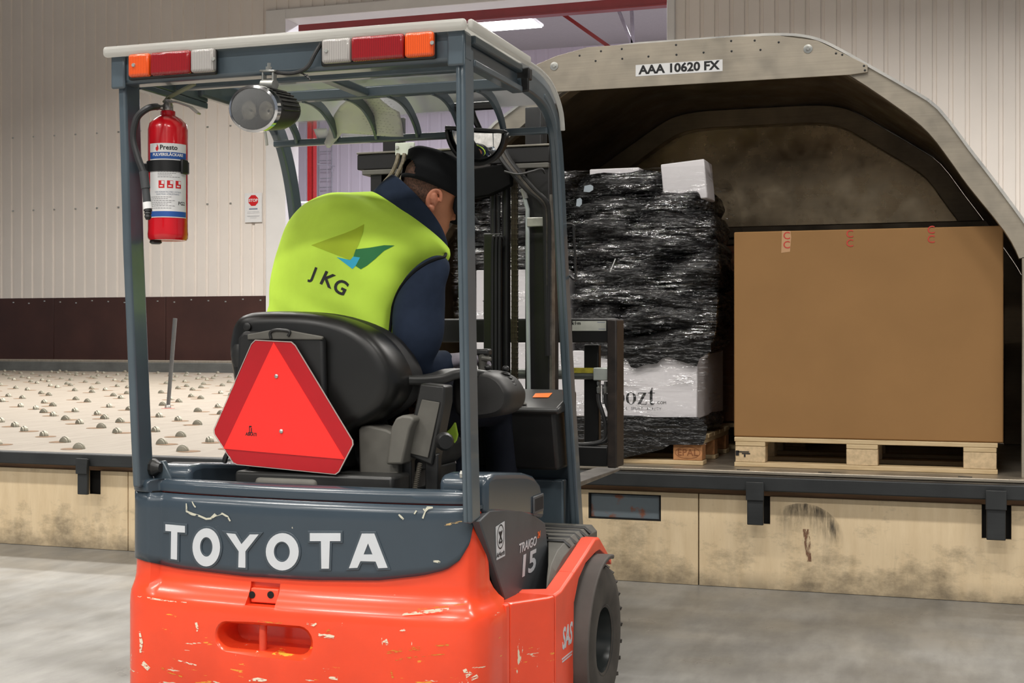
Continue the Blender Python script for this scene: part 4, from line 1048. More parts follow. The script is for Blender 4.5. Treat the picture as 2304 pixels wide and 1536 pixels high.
for k, (y0_, z0_) in enumerate(((0, -.052), (0, -.060))):
    MB().box(-1.0858, -1.0851, p.y + .004 * k, q.y - .004 * k, (p.z + q.z) / 2 + z0_, (p.z + q.z) / 2 + z0_ + .004).build('small_print', M_letter, FK, smooth=0)
# rubber step between cover and fender
m = MB(); rings = []
for y, z, x0, x1 in ((3.735, .460, -1.144, -1.136), (3.76, .485, -1.150, -1.135), (3.80, .515, -1.158, -1.134), (3.88, .545, -1.182, -1.134), (3.97, .560, -1.210, -1.134), (4.05, .566, -1.235, -1.136), (4.12, .568, -1.29, -1.138), (4.30, .566, -1.35, -1.140)):
    rings.append([Vector((x0, y, .44)), Vector((x1, y, .44)), Vector((x1, y, z - .02)), Vector((x1 - min(.018, (x1 - x0) * .6), y, z)), Vector((x0, y, z))])
m.loft(rings); stp = m.build('step', M_dust, FK, smooth=40, bevel=.006)
for k in range(5):
    y = 3.96 + k * .06; MB().tube([(-1.215 - .02 * k, y, .560 + k * .002), (-1.156, y, .561 + k * .002), (-1.135, y, .544 + k * .002)], .006, 6).build('tread_rib', M_black, stp)
MB().box(-2.2, -1.28, 3.95, 4.35, .40, .44).build('floor_plate', M_dust, FK, bevel=.004)

# wheels
def wheel(xo, y, r, wdt, sgn):
    w_ = MB()
    prof = [(r * .43, .0), (r * .55, -.010), (r * .70, -.012), (r * .85, -.006), (r * .95, .0), (r, .022), (r, wdt - .022), (r * .9, wdt), (r * .5, wdt)]
    w_.lathe(prof, (xo, y, r), (-sgn, 0, 0), 40, cap=False)
    T = w_.build('wheel', M_rubber, FK, smooth=40)
    tr = MB()
    for k in range(26):
        t = 2 * PI * k / 26
        tr.bar([(xo - sgn * .004, y + r * .95 * math.cos(t), r + r * .95 * math.sin(t)), (xo - sgn * .016, y + r * .985 * math.cos(t + .02), r + r * .985 * math.sin(t + .02)), (xo - sgn * .06, y + r * .998 * math.cos(t + .07), r + r * .998 * math.sin(t + .07))], .026, .012)
    tr.build('tread', M_rubber, T, smooth=0)['kind'] = 'stuff'
    rim = MB(); rim.lathe([(r * .47, -.004), (r * .44, .002), (r * .42, .03), (r * .38, .075), (r * .20, .08), (r * .18, .05), (.001, .05)], (xo, y, r), (-sgn, 0, 0), 32, cap=False)
    R_ = rim.build('rim', plain('black_wheel_rim', (34, 38, 38), .3, var=.2), T, smooth=35)
    for k in range(6):
        t = 2 * PI * k / 6; MB().lathe([(.010, 0), (.010, .012), (.004, .016)], (xo - sgn * .078, y + r * .30 * math.cos(t), r + r * .30 * math.sin(t)), (sgn, 0, 0), 6).build('wheel_nut', M_zinc, T)
    return T
wheel(-1.062, 4.085, .236, .15, 1); wheel(-2.368, 4.085, .236, .15, -1)
wheel(-1.60, 3.68, .19, .11, 1); wheel(-1.83, 3.68, .19, .11, -1)
# rubber mudguards behind the front wheels
for sgn, x0, x1 in ((1, -1.115, -1.040), (-1, -2.39, -2.315)):
    m = MB(); o_, i_ = [], []
    for k in range(17):
        t = math.radians(78 + 122 * k / 16); R_ = .268
        o_.append((4.085 + R_ * math.cos(t), .236 + R_ * math.sin(t))); i_.append((4.085 + (R_ - .014) * math.cos(t), .236 + (R_ - .014) * math.sin(t)))
    vs = []
    for x in (x0, x1): vs += [(x, y, z) for y, z in o_] + [(x, y, z) for y, z in i_]
    n = 17; fs = []
    for i in range(n - 1): fs += [(i, i + 1, n + i + 1, n + i), (2 * n + i, 3 * n + i, 3 * n + i + 1, 2 * n + i + 1), (i, 2 * n + i, 2 * n + i + 1, i + 1), (n + i, n + i + 1, 3 * n + i + 1, 3 * n + i)]
    fs += [(0, n, 3 * n, 2 * n), (n - 1, 3 * n - 1, 4 * n - 1, 2 * n - 1)]
    m.add(vs, fs); m.build('mudguard', plain('grey_rubber', (74, 68, 64), .7, var=.2, nscale=10), FK, smooth=50, bevel=.004)

# ---- overhead guard
def post(name, path, w, d, mat=M_guard, side=(1, 0, 0), bev=.008):
    m = MB(); m.bar(path, w, d, side); return m.build(name, mat, FK, bevel=bev, seg=3, smooth=40)
XR, XL = -1.222, -2.245
pr = [(XR, 3.262, 1.95), (XR, 3.275, 1.45), (XR, 3.30, .95), (XR, 3.318, .705)]
post('rear_post', pr, .026, .074)
post('rear_post', [(XL, 3.262, 1.95), (XL, 3.285, 1.45), (XL, 3.32, .95), (XL, 3.335, .76)], .026, .074)
for x, pt in ((XR, pr),):
    post('post_rib', [(x - .004, p[1] - .036, p[2]) for p in pt], .012, .012, bev=.004)
fpR = smoothcurve([(-1.224, 3.72, 1.952), (-1.224, 3.85, 1.948), (-1.224, 3.95, 1.935), (-1.224, 4.03, 1.905), (-1.224, 4.085, 1.85), (-1.224, 4.125, 1.72), (-1.224, 4.175, 1.42), (-1.224, 4.245, 1.05), (-1.224, 4.31, .755), (-1.224, 4.36, .52)], 4)
post('front_post', fpR, .030, .060)
post('post_rib', [p + Vector((.010, -.024, .0)) for p in fpR[8:]], .014, .016, bev=.004)
XFL = -2.225
fpL = smoothcurve([(XFL, 3.60, 1.965), (XFL, 3.85, 1.965), (XFL, 3.98, 1.955), (XFL, 4.07, 1.925), (XFL, 4.13, 1.87), (XFL, 4.19, 1.76), (XFL, 4.235, 1.62), (XFL, 4.27, 1.45), (XFL, 4.31, 1.05), (XFL, 4.36, .75), (XFL, 4.40, .50)], 4)
post('front_post', fpL, .030, .060)
MB().cbox((-1.219, 3.726, 1.945), (.05, .012, .066)).build('end_plug', M_black, FK, bevel=.004)
MB().cbox((-1.205, 3.735, 1.965), (.028, .03, .035)).build('end_plug', M_black, FK, bevel=.004)
# side rails, right one with its recessed channel
m = MB()
for z0, z1, x0, x1 in ((1.965, 1.988, -1.24, -1.206), (1.905, 1.925, -1.24, -1.206), (1.925, 1.965, -1.24, -1.222)):
    m.box(x0, x1, 3.30, 3.705, z0, z1)
m.build('side_rail', M_guard, FK, bevel=.004)
m = MB()
for z0, z1, x0, x1 in ((1.965, 1.988, -2.262, -2.228), (1.905, 1.925, -2.262, -2.228), (1.925, 1.965, -2.245, -2.228)):
    m.box(x0, x1, 3.30, 3.66, z0, z1)
m.build('side_rail', M_guard, FK, bevel=.004)
# rear header
HB = MB().box(-2.268, -1.208, 3.222, 3.285, 1.905, 1.990).build('header_beam', M_guard, FK, bevel=.012, seg=3)
MB().box(-1.252, -1.205, 3.212, 3.222, 1.893, 1.992).build('header_end', M_guard, FK, bevel=.006)
MB().box(-2.27, -2.225, 3.212, 3.222, 1.893, 1.992).build('header_end', M_guard, FK, bevel=.006)
MB().box(-2.22, -1.25, 3.46, 3.49, 1.930, 1.962).build('roof_bar', M_guard, FK, bevel=.005)
MB().box(-2.20, -1.25, 3.79, 3.825, 1.938, 1.972).build('roof_bar', M_guard, FK, bevel=.005)
x_ = at(770, 190, Y=3.64).x
MB().box(x_ - .02, x_ + .02, 3.492, 3.788, 1.940, 1.965).build('roof_bar', M_guard, FK, bevel=.005)
LB = post('windscreen_bar', [(-2.21, 4.055, 1.848), (-1.235, 4.055, 1.848)], .026, .022, side=(0, 1, 0), bev=.005)
for k in range(6):
    x = -2.118 + .147 * k
    pth = smoothcurve([(x, 3.80, 1.950), (x, 3.87, 1.950), (x, 3.935, 1.938), (x, 3.99, 1.912), (x, 4.03, 1.880), (x, 4.05, 1.850)], 3)
    post('guard_slat', pth, .012, .032, bev=.003)
# roof sheet and clear front screen
rs, nt, bs = new_mat('milky_roof_sheet'); out = nt.nodes['Material Output']
bs.inputs['Base Color'].default_value = srgb(186, 185, 180); bs.inputs['Roughness'].default_value = .25
tl_ = N(nt, 'ShaderNodeBsdfTranslucent'); tl_.inputs[0].default_value = (.86, .85, .82, 1)
mx = N(nt, 'ShaderNodeMixShader'); mx.inputs[0].default_value = .5
nt.links.new(bs.outputs[0], mx.inputs[1]); nt.links.new(tl_.outputs[0], mx.inputs[2]); nt.links.new(mx.outputs[0], out.inputs['Surface'])
m = MB(); m.box(-2.285, -1.192, 3.215, 3.70, 1.9915, 2.000)
m.build('roof_sheet', rs, FK, bevel=.003)
m = MB(); m.bar([(-2.285, 3.203, 1.995), (-1.195, 3.203, 1.995)], .024, .030, (0, 1, 0)); m.build('roof_sheet_edge', rs, FK, bevel=.010, seg=3)
m = MB(); m.bar([(-1.186, 3.205, 1.995), (-1.186, 3.70, 1.995)], .016, .028, (1, 0, 0)); m.build('roof_sheet_edge', rs, FK, bevel=.006, seg=2)
M_clear = glass_mat('clear_screen', (.93, .95, .96), .07, .06)
sp = smoothcurve([(0, 3.70, 1.998), (0, 3.83, 1.997), (0, 3.94, 1.982), (0, 4.02, 1.948), (0, 4.07, 1.905), (0, 4.088, 1.852)], 4)
m = MB(); vs = [Vector((-2.262, p.y, p.z)) for p in sp] + [Vector((-1.192, p.y, p.z)) for p in sp]; n = len(sp)
m.add(vs, [(i, i + 1, n + i + 1, n + i) for i in range(n - 1)]); m.build('front_screen', M_clear, FK, smooth=60)
m = MB(); m.bar([p + Vector((-1.197, 0, -.002)) for p in sp], .014, .010, (1, 0, 0)); m.build('screen_edge', rs, FK, bevel=.002)
m = MB(); m.bar([p + Vector((-2.258, 0, -.002)) for p in sp], .010, .006, (1, 0, 0)); m.build('screen_edge', rs, FK, bevel=.002)
p = at(1096, 88, Y=3.45); MB().lathe([(.020, .0), (.022, .014), (.016, .026), (.009, .028)], (-1.235, 3.45, 2.0005), (0, 0, 1), 16).build('roof_knob', M_black, FK)
# papers tucked behind the screen
pp = plain('handwritten_paper', (205, 202, 200), .7, var=.06, nscale=9)
# tail lamps in the header
def ribbed_lens(name, rgb, rough):
    """Moulded lens with fine upright ribs."""
    m, nt, bs = new_mat(name); w = N(nt, 'ShaderNodeTexWave'); w.bands_direction = 'X'; w.inputs['Scale'].default_value = 60
    nt.links.new(obj_coords(nt), w.inputs['Vector'])
    col = srgb(*rgb); nt.links.new(ramp(nt, w.outputs['Fac'], [(.2, tuple(c * .78 for c in col[:3])), (.8, tuple(min(1, c * 1.15) for c in col[:3]))]), bs.inputs['Base Color'])
    bs.inputs['Roughness'].default_value = rough; bs.inputs['Coat Weight'].default_value = .6; bs.inputs['Subsurface Weight'].default_value = .0
    bump(nt, bs, w.outputs['Fac'], .35, .002); return m
M_amber = ribbed_lens('amber_lens', (226, 84, 22), .2)
M_redl = ribbed_lens('red_lens', (140, 12, 18), .18)
M_clr = ribbed_lens('clear_lens', (164, 160, 156), .22)
def lamp(px0, px1, spans, yt, yb):
    a, b = at(px0, yt[0], Y=3.214), at(px1, yt[1], Y=3.214)
    T = MB().box(at(px0, 100, Y=3.214).x, at(px1, 100, Y=3.214).x, 3.206, 3.2215, 1.913, 1.984).build('tail_lamp', M_black, FK, bevel=.006)
    for s0, s1, mt, nm in spans:
        x0, x1 = at(s0, 100, Y=3.20).x, at(s1, 100, Y=3.20).x
        L = MB().box(x0 + .001, x1 - .001, 3.185, 3.207, 1.917, 1.981).build(nm, mt, T, bevel=.008, seg=3)
        L['label'] = nm.replace('_', ' ')
    for s in (spans[0][0] + 7, spans[-1][1] - 7):
        p = at(s, 100, Y=3.184); MB().lathe([(.006, 0), (.005, .003)], (p.x, 3.185, 1.949), (0, -1, 0), 10).build('lens_screw', M_zinc, T)
    return T
lamp(291, 489, [(293, 342, M_amber, 'amber_lens'), (342, 433, M_redl, 'red_lens'), (433, 487, M_clr, 'clear_lens')], (120, 100), (0, 0))
lamp(724, 982, [(727, 793, M_clr, 'clear_lens'), (793, 913, M_redl, 'red_lens'), (913, 979, M_amber, 'amber_lens')], (90, 80), (0, 0))
# cable to the work lamp
M_hose = plain('ribbed_black_hose', (40, 40, 40), .5, var=.3, nscale=60)
MB().tube(smoothcurve([at(722, 98, Y=3.205), at(708, 122, Y=3.20), at(694, 148, Y=3.20), at(672, 162, Y=3.205), at(640, 165, Y=3.22), at(606, 158, Y=3.225)], 5), .0055, 8).build('lamp_cable', M_hose, FK)
tz_ = MB()
for k in range(4):
    q = at(676 + 5 * k, 164 + 1.5 * k, Y=3.205); tz_.tube([q, q + Vector((.012, -.004, -.004 - .004 * k))], .0022, 5)
tz_.build('cable_tie', M_black, FK)['kind'] = 'stuff'
# oval work lamp hanging from the header
lc = at(574, 245, Y=3.185); fw = Vector((-.22, -.97, -.10)).normalized(); rt = Vector((0.955, -.215, -.10)); rt = (rt - fw * rt.dot(fw)).normalized(); up_ = rt.cross(-fw).normalized() * 1
if up_.z < 0: up_ = -up_
def oval(r1, r2, d, n=32): return [lc + fw * d + rt * r1 * math.cos(2 * PI * k / n) + up_ * r2 * math.sin(2 * PI * k / n) for k in range(n)]
m = MB(); m.loft([oval(.040, .030, -.125), oval(.062, .045, -.115), oval(.074, .054, -.09), oval(.076, .056, -.06), oval(.083, .060, -.008), oval(.083, .060, 0), oval(.080, .057, 0), oval(.070, .050, -.04), oval(.05, .036, -.065)]); wl = m.build('work_lamp', plain('black_lamp_housing', (44, 44, 42), .45, var=.2), FK, smooth=40)
m = MB(); 
for a_, b_ in (((.083, .060, .0), (.086, .062, .006)),): pass
r0_, r1_, r2_ = oval(.087, .063, -.006), oval(.087, .063, .008), oval(.079, .056, .010); n = 32
m.loft([oval(.083, .059, -.006), r0_, r1_, r2_], cap=False); m.build('chrome_ring', sheet_metal('chrome', (220, 220, 222), .12, 1, .03), wl, smooth=50)
m = MB(); m.loft([oval(.0795, .0565, -.001), oval(.069, .049, -.038), oval(.04, .03, -.060), oval(.002, .002, -.062)], cap=False); m.build('reflector', plain('lamp_reflector', (74, 70, 66), .3, .4, var=.3, nscale=30), wl)
for dx in (-.032, .030):
    cc = lc + rt * dx - fw * .010 - up_ * .004
    m = MB(); m.lathe([(.026, .0), (.022, -.012), (.010, -.022), (.004, -.01)], cc, fw, 20, cap=False); m.build('reflector_cup', plain('lamp_reflector_cup', (206, 200, 190), .25, .5, var=.25, nscale=40), wl)
m = MB(); m.loft([oval(.079, .056, .0085), oval(.05, .036, .012), oval(.01, .008, .0135)]); m.build('lens', glass_mat('lamp_glass', (.86, .86, .84), .03, .08), wl, smooth=60)
for k in range(16):
    t = PI * k / 15; 
    q0 = lc - fw * .02 + rt * .084 * math.cos(t) + up_ * .0605 * math.sin(t); q1 = lc - fw * .10 + rt * .073 * math.cos(t) + up_ * .053 * math.sin(t)
    MB().tube([q0, q1], .0022, 4).build('cooling_rib', M_black, wl)
hb = lc - fw * .055 + up_ * .056
m = MB(); m.tube([hb - rt * .022 + up_ * .012, hb + rt * .022 + up_ * .012], .014, 14); m.build('hinge_barrel', M_zinc, wl)
m = MB()
for s_ in (-1, 1): m.bar([hb + rt * .018 * s_ + up_ * .01, hb + rt * .018 * s_ + up_ * .046], .006, .016, rt)
m.bar([hb - rt * .026 + up_ * .048, hb + rt * .026 + up_ * .048], .022, .006, fw); br = m.build('clamp_bracket', M_zinc, wl, bevel=.002)
m = MB(); m.lathe([(.010, 0), (.010, .008), (.006, .009), (.006, .018), (.003, .019)], hb + up_ * .051, up_, 6); m.build('clamp_bolt', M_zinc, wl)
# ---- seat
def px_poly(pts, y): return [at(a, b, Y=y) for a, b in pts]
so = [(512, 795), (514, 760), (523, 728), (545, 706), (590, 700), (660, 700), (725, 705), (780, 718), (828, 742), (862, 775), (885, 815), (896, 852), (892, 888), (872, 922), (835, 950), (800, 968), (775, 1010), (765, 1066), (560, 1066), (545, 960), (527, 880)]
ol = smoothcurve(px_poly(so, 3.50), 3, True); cc = sum(ol, Vector()) / len(ol)
def sc(y, k, bow=0): return [Vector((cc.x + (p.x - cc.x) * k, y + bow * ((p.x - cc.x) / .25) ** 2, cc.z + (p.z - cc.z) * k)) for p in ol]
m = MB(); m.loft([sc(3.452, .80, .015), sc(3.456, .90, .018), sc(3.472, .965, .022), sc(3.50, .992, .03), sc(3.535, 1.0, .04), sc(3.56, .985, .05), sc(3.565, .93, .05)])
seat = thing('seat', None, None); seat.parent = FK
seat.location = (0, 0, 0)
m.build('backrest_shell', plain('black_seat_shell', (20, 20, 19), .36, var=.25, nscale=6), seat, smooth=60)
m = MB(); m.loft([sc(3.563, .96, .05), sc(3.59, 1.0, .055), sc(3.64, .97, .06), sc(3.67, .90, .06)]); m.build('backrest_cushion', plain('black_seat_vinyl', (24, 24, 25), .55, var=.2), seat, smooth=60)
pq = px_poly([(545, 760), (556, 745), (640, 748), (728, 752), (736, 766), (740, 900), (738, 1040), (560, 1030), (540, 900)], 3.452)
m = MB(); m.prism(pq, (0, -.026, 0)); m.build('document_pocket', M_black, seat, bevel=.010, seg=3)
m = MB(); m.prism(px_poly([(560, 752), (612, 742), (650, 742), (730, 757), (728, 764), (560, 764)], 3.43), (0, -.010, 0)); m.build('pocket_lid', M_dust, seat, bevel=.003)
m = MB(); m.tube(smoothcurve(px_poly([(610, 762), (608, 748), (620, 742), (640, 743), (652, 746), (648, 756)], 3.418), 4), .0045, 8); m.build('pocket_clip', M_black, seat)
for px, py in ((556, 735), (728, 741)):
    p = at(px, py, Y=3.462); MB().lathe([(.012, .0), (.012, .008), (.008, .010)], (p.x, 3.468, p.z), (0, -1, 0), 14).build('seat_bolt', M_black, seat)
for px, py in ((832, 838), (533, 800)):
    p = at(px, py, Y=3.47); MB().ball((p.x, 3.478, p.z), .03, 12, (.8, .35, 1.3)).build('shell_dimple', M_dash, seat)
m = MB(); m.cbox((-1.73, 3.80, .845), (.50, .46, .10)); m.build('seat_cushion', plain('black_seat_vinyl', (24, 24, 25), .55, var=.2), seat, bevel=.035, seg=4)
m = MB(); m.cbox((-1.74, 3.66, .775), (.50, .50, .06)); m.build('seat_base', M_dash, seat, bevel=.01)
p = at(640, 1088, Y=3.40); MB().cbox((p.x, 3.45, .765), (.20, .10, .05)).build('base_trim', M_dust, seat, bevel=.015, seg=3)
# belt reel and armrest bracket
m = MB(); m.prism(px_poly([(808, 1070), (806, 965), (812, 958), (830, 957), (868, 966), (895, 980), (896, 1070)], 3.50), (0, .10, 0)); m.build('belt_reel', M_dust, seat, bevel=.016, seg=3)
m = MB(); m.prism(px_poly([(868, 1045), (880, 960), (890, 940), (905, 934), (925, 936), (932, 944), (922, 965), (905, 1045)], 3.47), (0, .10, 0)); m.build('belt_reel', M_dust, seat, bevel=.014, seg=3)
m = MB(); m.prism(px_poly([(945, 862), (1000, 868), (1000, 905), (972, 1048), (910, 1022)], 3.52), (0, .07, 0)); m.build('armrest_bracket', M_dash, seat, bevel=.006)
m = MB(); m.prism(px_poly([(950, 898), (990, 905), (964, 1030), (916, 1018)], 3.518), (0, -.004, 0)); m.build('bracket_face', M_dust, seat, bevel=.002)
p = at(998, 992, Y=3.50); MB().lathe([(.026, 0), (.026, .02), (.020, .03)], (p.x, 3.50, p.z), (.55, -.84, 0), 12).build('adjuster_knob', M_black, seat)
m = MB(); q0, q1 = at(945, 1044, Y=3.50), at(934, 1098, Y=3.47)
for k in range(14):
    t = k / 13; c_ = q0.lerp(q1, t); m.lathe([(.006, -.0025), (.0085, 0), (.006, .0025)], c_, q1 - q0, 10)
sp_ = m.build('coil_spring', plain('spring_steel', (92, 88, 80), .4, .5), seat); sp_['kind'] = 'stuff'
q = at(918, 1060, Y=3.53); MB().box(q.x - .045, q.x + .01, 3.53, 3.56, .745, .875).build('bracket_leg', M_black, seat, bevel=.004)
q = at(978, 1075, Y=3.53); MB().box(q.x - .03, q.x + .01, 3.53, 3.56, .745, .86).build('bracket_leg', M_black, seat, bevel=.004)
m = MB(); m.tube(smoothcurve([at(505, 1040, Y=3.42), at(508, 1028, Y=3.42), at(516, 1014, Y=3.43)], 3), .008, 8); m.build('belt_stalk', M_black, seat)
# armrest and lever console
arm = thing('armrest', None, None); arm.parent = FK
m = MB(); m.bar(smoothcurve([at(866, 853, Y=3.58), at(930, 856, Y=3.62), at(980, 852, Y=3.66), at(1012, 842, Y=3.70), at(1050, 840, Y=3.74), at(1085, 845, Y=3.80)], 4), .075, .030, (.9, -.4, 0)); m.build('arm_pad', M_dash, arm, bevel=.010, seg=3)
cs = [(1030, 842), (1075, 834), (1112, 836), (1138, 850), (1154, 872), (1160, 890), (1156, 914), (1140, 930), (1110, 938), (1070, 940), (1035, 928)]
ol2 = smoothcurve(px_poly(cs, 3.80), 3, True); c2 = sum(ol2, Vector()) / len(ol2)
def s2(y, k): return [Vector((c2.x + (p.x - c2.x) * k, y, c2.z + (p.z - c2.z) * k)) for p in ol2]
m = MB(); m.loft([s2(3.735, .80), s2(3.742, .90), s2(3.765, .985), s2(3.80, 1.0), s2(3.88, 1.0), s2(3.92, .9)]); m.build('lever_console', plain('console_plastic', (30, 29, 28), .5, var=.2), arm, smooth=40)
for px, py, y in ((1098, 826, 3.80), (1138, 829, 3.84)):
    p = at(px, py, Y=y); k_ = MB(); k_.ball(p, .0115, 12, (1, 1, .85)); K = k_.build('lever_knob', M_black, arm)
    for j in range(4):
        MB().lathe([(.013 + .003 * j, -.004), (.017 + .003 * j, 0), (.013 + .003 * j, .004)], p + Vector((.003 * j, 0, -.015 - .009 * j)), (.25, 0, 1), 16).build('bellows_ring', M_black, arm)
j0 = at(1085, 840, Y=3.84); j1 = at(1088, 796, Y=3.84)
m = MB(); m.tube([j0, (j0 + j1) / 2, j1], [.010, .012, .020], 10); J = m.build('joystick', M_dust, arm)
m = MB(); m.cbox(j1 + Vector((0, 0, .006)), (.045, .04, .02)); m.build('joystick_head', M_black, arm, bevel=.006)
m = MB(); m.tube([j1 + Vector((.0, -.01, -.012)), j1 + Vector((.028, -.01, -.016))], [.010, .006], 8); m.build('thumb_switch', M_dust, arm)
# ---- warning triangle on the seat back
TY = 3.405
hexp = smooth_hex = [(575, 766), (655, 770), (664, 778), (792, 990), (793, 1000), (762, 1060), (754, 1066), (534, 1044), (525, 1040), (483, 976), (482, 966), (566, 775)]
m = MB(); m.prism(px_poly(hexp, TY), (0, .003, 0)); WT = m.build('warning_triangle', M_dkred, FK, bevel=.0008)
n = len(hexp); hp_ = px_poly(hexp, TY); hc = sum(hp_, Vector()) / n
m = MB(); rim = [hc + (p - hc) * 1.012 for p in hp_]; m.add([p + Vector((0, -.0012, 0)) for p in hp_] + [p + Vector((0, -.0012, 0)) for p in rim] + [p + Vector((0, .003, 0)) for p in rim], [(i, (i + 1) % n, n + (i + 1) % n, n + i) for i in range(n)] + [(n + i, n + (i + 1) % n, 2 * n + (i + 1) % n, 2 * n + i) for i in range(n)])
m.build('metal_edge', plain('grey_metal_edge', (176, 160, 154), .4), WT, smooth=0)
m = MB(); m.prism(px_poly([(616, 770), (776, 1033), (503, 1009)], TY), (0, -.0014, 0)); m.build('bright_centre', M_brred, WT, smooth=0)
for px, py in ((622, 846), (633, 970)):
    p = at(px, py, Y=TY - .002); MB().lathe([(.006, 0), (.006, .002), (.003, .004)], p, (0, -1, 0), 12).build('rivet', M_zinc, WT)
p = at(565, 977, Y=TY - .0018); lettering('lettering', 'ABKATI', M_ink, WT, p, (1, 0, -.04), (0, 0, 1), .013, .0003, .0002, fit=.036)
p = at(564, 964, Y=TY - .0018); m = MB(); m.box(p.x - .005, p.x - .003, p.y - .0003, p.y, p.z - .010, p.z + .006); m.box(p.x + .001, p.x + .004, p.y - .0003, p.y, p.z - .010, p.z + .002); m.box(p.x - .005, p.x + .003, p.y - .0003, p.y, p.z + .004, p.z + .008); m.box(p.x - .007, p.x + .007, p.y - .0003, p.y, p.z - .012, p.z - .010); m.build('small_emblem', M_ink, WT, smooth=0)
m = MB(); m.box(-1.875, -1.845, 3.409, 3.425, .90, 1.12); m.build('triangle_bracket', M_black, WT, smooth=0)
# bolts of the posts at the hood
p = at(1030, 1067, Y=3.33); MB().lathe([(.010, 0), (.014, .004), (.014, .008), (.011, .008), (.011, .022)], (XR - .014, 3.33, p.z), (-1, 0, 0), 6).build('post_bolt', M_zinc, FK)
p = at(360, 1052, Y=3.36); MB().lathe([(.026, 0), (.026, .010), (.018, .02), (.014, .03)], (XL + .012, 3.36, p.z), (1, 0, 0), 10).build('post_nut', M_dash, FK)
m = MB(); m.prism([at(x, y, Y=3.37) for x, y in ((345, 1088), (346, 1040), (366, 1036), (384, 1072), (386, 1088))], (0, .02, 0)); m.build('post_gusset', M_guard, FK, bevel=.003)

# ---- cowl, dash and steering
MB().box(-2.2, -1.245, 4.36, 4.40, .44, .87).build('front_cowl', M_guard, FK, bevel=.008)
MB().box(-2.2, -1.26, 4.31, 4.355, .44, .71).build('toe_plate', M_guard, FK, bevel=.006)
m = MB(); m.prism([(-2.15, 4.17, .955), (-2.15, 4.36, .94), (-2.15, 4.36, .75), (-2.15, 4.22, .75)], (.90, 0, 0)); ds = m.build('dash', plain('black_dash_body', (20, 20, 20), .5, var=.2), FK, bevel=.012)
m = MB(); m.prism([(-2.10, 4.155, .958), (-2.10, 4.36, 1.012), (-2.10, 4.38, 1.006), (-2.10, 4.38, .95), (-2.10, 4.16, .938)], (.868, 0, 0)); dt = m.build('dash_top', M_dash, FK, bevel=.012, seg=3)
def on_dash(px, py):  # the sloping top of the dash
    p = at(px, py, Y=4.25)
    for _ in range(5):
        y = 4.155 + (p.z - .958) / .2634; p = at(px, py, Y=min(max(y, 4.15), 4.37))
    return p + Vector((0, -.0004, .0018))
m = MB(); m.prism([on_dash(x, y) for x, y in ((1198, 895), (1234, 895), (1243, 885), (1205, 886))], (0, 0, .0006)); m.build('orange_sticker', plain('fluorescent_orange_print', (255, 120, 20), .4, var=.04), dt, smooth=0)
m = MB(); m.prism([on_dash(x, y) for x, y in ((1120, 912), (1186, 912), (1172, 896), (1150, 890), (1110, 890))], (0, 0, .004)); m.build('display_bezel', M_dust, dt, bevel=.002)
p = at(1185, 950, Y=4.15); 
m = MB(); m.lathe([(.03, 0), (.03, .2)], (-1.78, 4.17, .93), (0, -.55, .8), 16); m.build('steering_column', M_black, FK)
sw = Vector((-1.78, 4.06, 1.10)); ax = Vector((0, -.55, .8)).normalized(); u_ = Vector((1, 0, 0)); v_ = ax.cross(u_)
m = MB(); ring = [sw + u_ * .145 * math.cos(2 * PI * k / 28) + v_ * .145 * math.sin(2 * PI * k / 28) for k in range(29)]; m.tube(ring, .013, 10, cap=False); SW = m.build('steering_wheel', M_black, FK)
m = MB(); m.tube([sw - u_ * .14, sw, sw + u_ * .14], .010, 8); m.build('wheel_spoke', M_black, SW)
m = MB(); m.lathe([(.04, -.02), (.04, .015), (.03, .02)], sw, ax, 20); m.build('wheel_hub', M_black, SW)

# ---- mirror
mc = at(1072, 295, Y=3.99); mr = .094
def dome(k, d, n=22):
    pts = []
    for i in range(n + 1):
        t = PI + PI * i / n; pts.append(mc + Vector((mr * k * math.cos(t) * 1.06, d, mr * k * math.sin(t) * 1.05)))
    return pts
rings = []
for k, d in ((1.0, .0), (.9, -.008), (.7, -.020), (.45, -.029), (.2, -.034), (.02, -.035)): rings.append(dome(k, d))
rotm = Matrix.Rotation(math.radians(15), 4, 'X') @ Matrix.Rotation(math.radians(-10), 4, 'Z') @ Matrix.Rotation(math.radians(5), 4, 'Y')
rings = [[mc + rotm @ (p - mc) for p in r] for r in rings]
gm, nt, bs = new_mat('mirror_glass'); bs.inputs['Metallic'].default_value = 1; bs.inputs['Roughness'].default_value = .015; bs.inputs['Base Color'].default_value = (.88, .88, .88, 1)
mm = MB(); out_r = [mc + rotm @ (p - mc) for p in dome(1.09, .012)]; out_f = [mc + rotm @ (p - mc) for p in dome(1.09, -.008)]; inn_f = [mc + rotm @ (p - mc) for p in dome(1.0, -.008)]
mm.loft([inn_f, out_f, out_r], cap=False, closed=False); bk_ = [mc + rotm @ (p - mc) for p in dome(.2, .05)]; mm.loft([out_r, [mc + rotm @ (p - mc) for p in dome(.8, .045)], bk_], cap=False, closed=False)
MR = mm.build('rear_mirror', M_black, FK, smooth=50, solid=.003)
m = MB(); m.loft(rings, cap=False, closed=False); mg = m.build('mirror_glass', gm, MR, smooth=180)
tb = [mc + rotm @ Vector((x, -.003, .004)) for x in (-mr * 1.14, mr * 1.14)]
m = MB(); m.bar(tb, .03, .012, (0, 1, 0)); m.build('mirror_rim', M_black, MR, bevel=.003)
m = MB(); m.tube(smoothcurve([mc + Vector((0, .03, .01)), at(1066, 262, Y=4.01), at(1060, 240, Y=4.0)], 3), .010, 8); m.tube([at(1012, 242, Y=3.99), at(1116, 236, Y=3.99)], .014, 8); m.build('mirror_arm', M_black, MR)

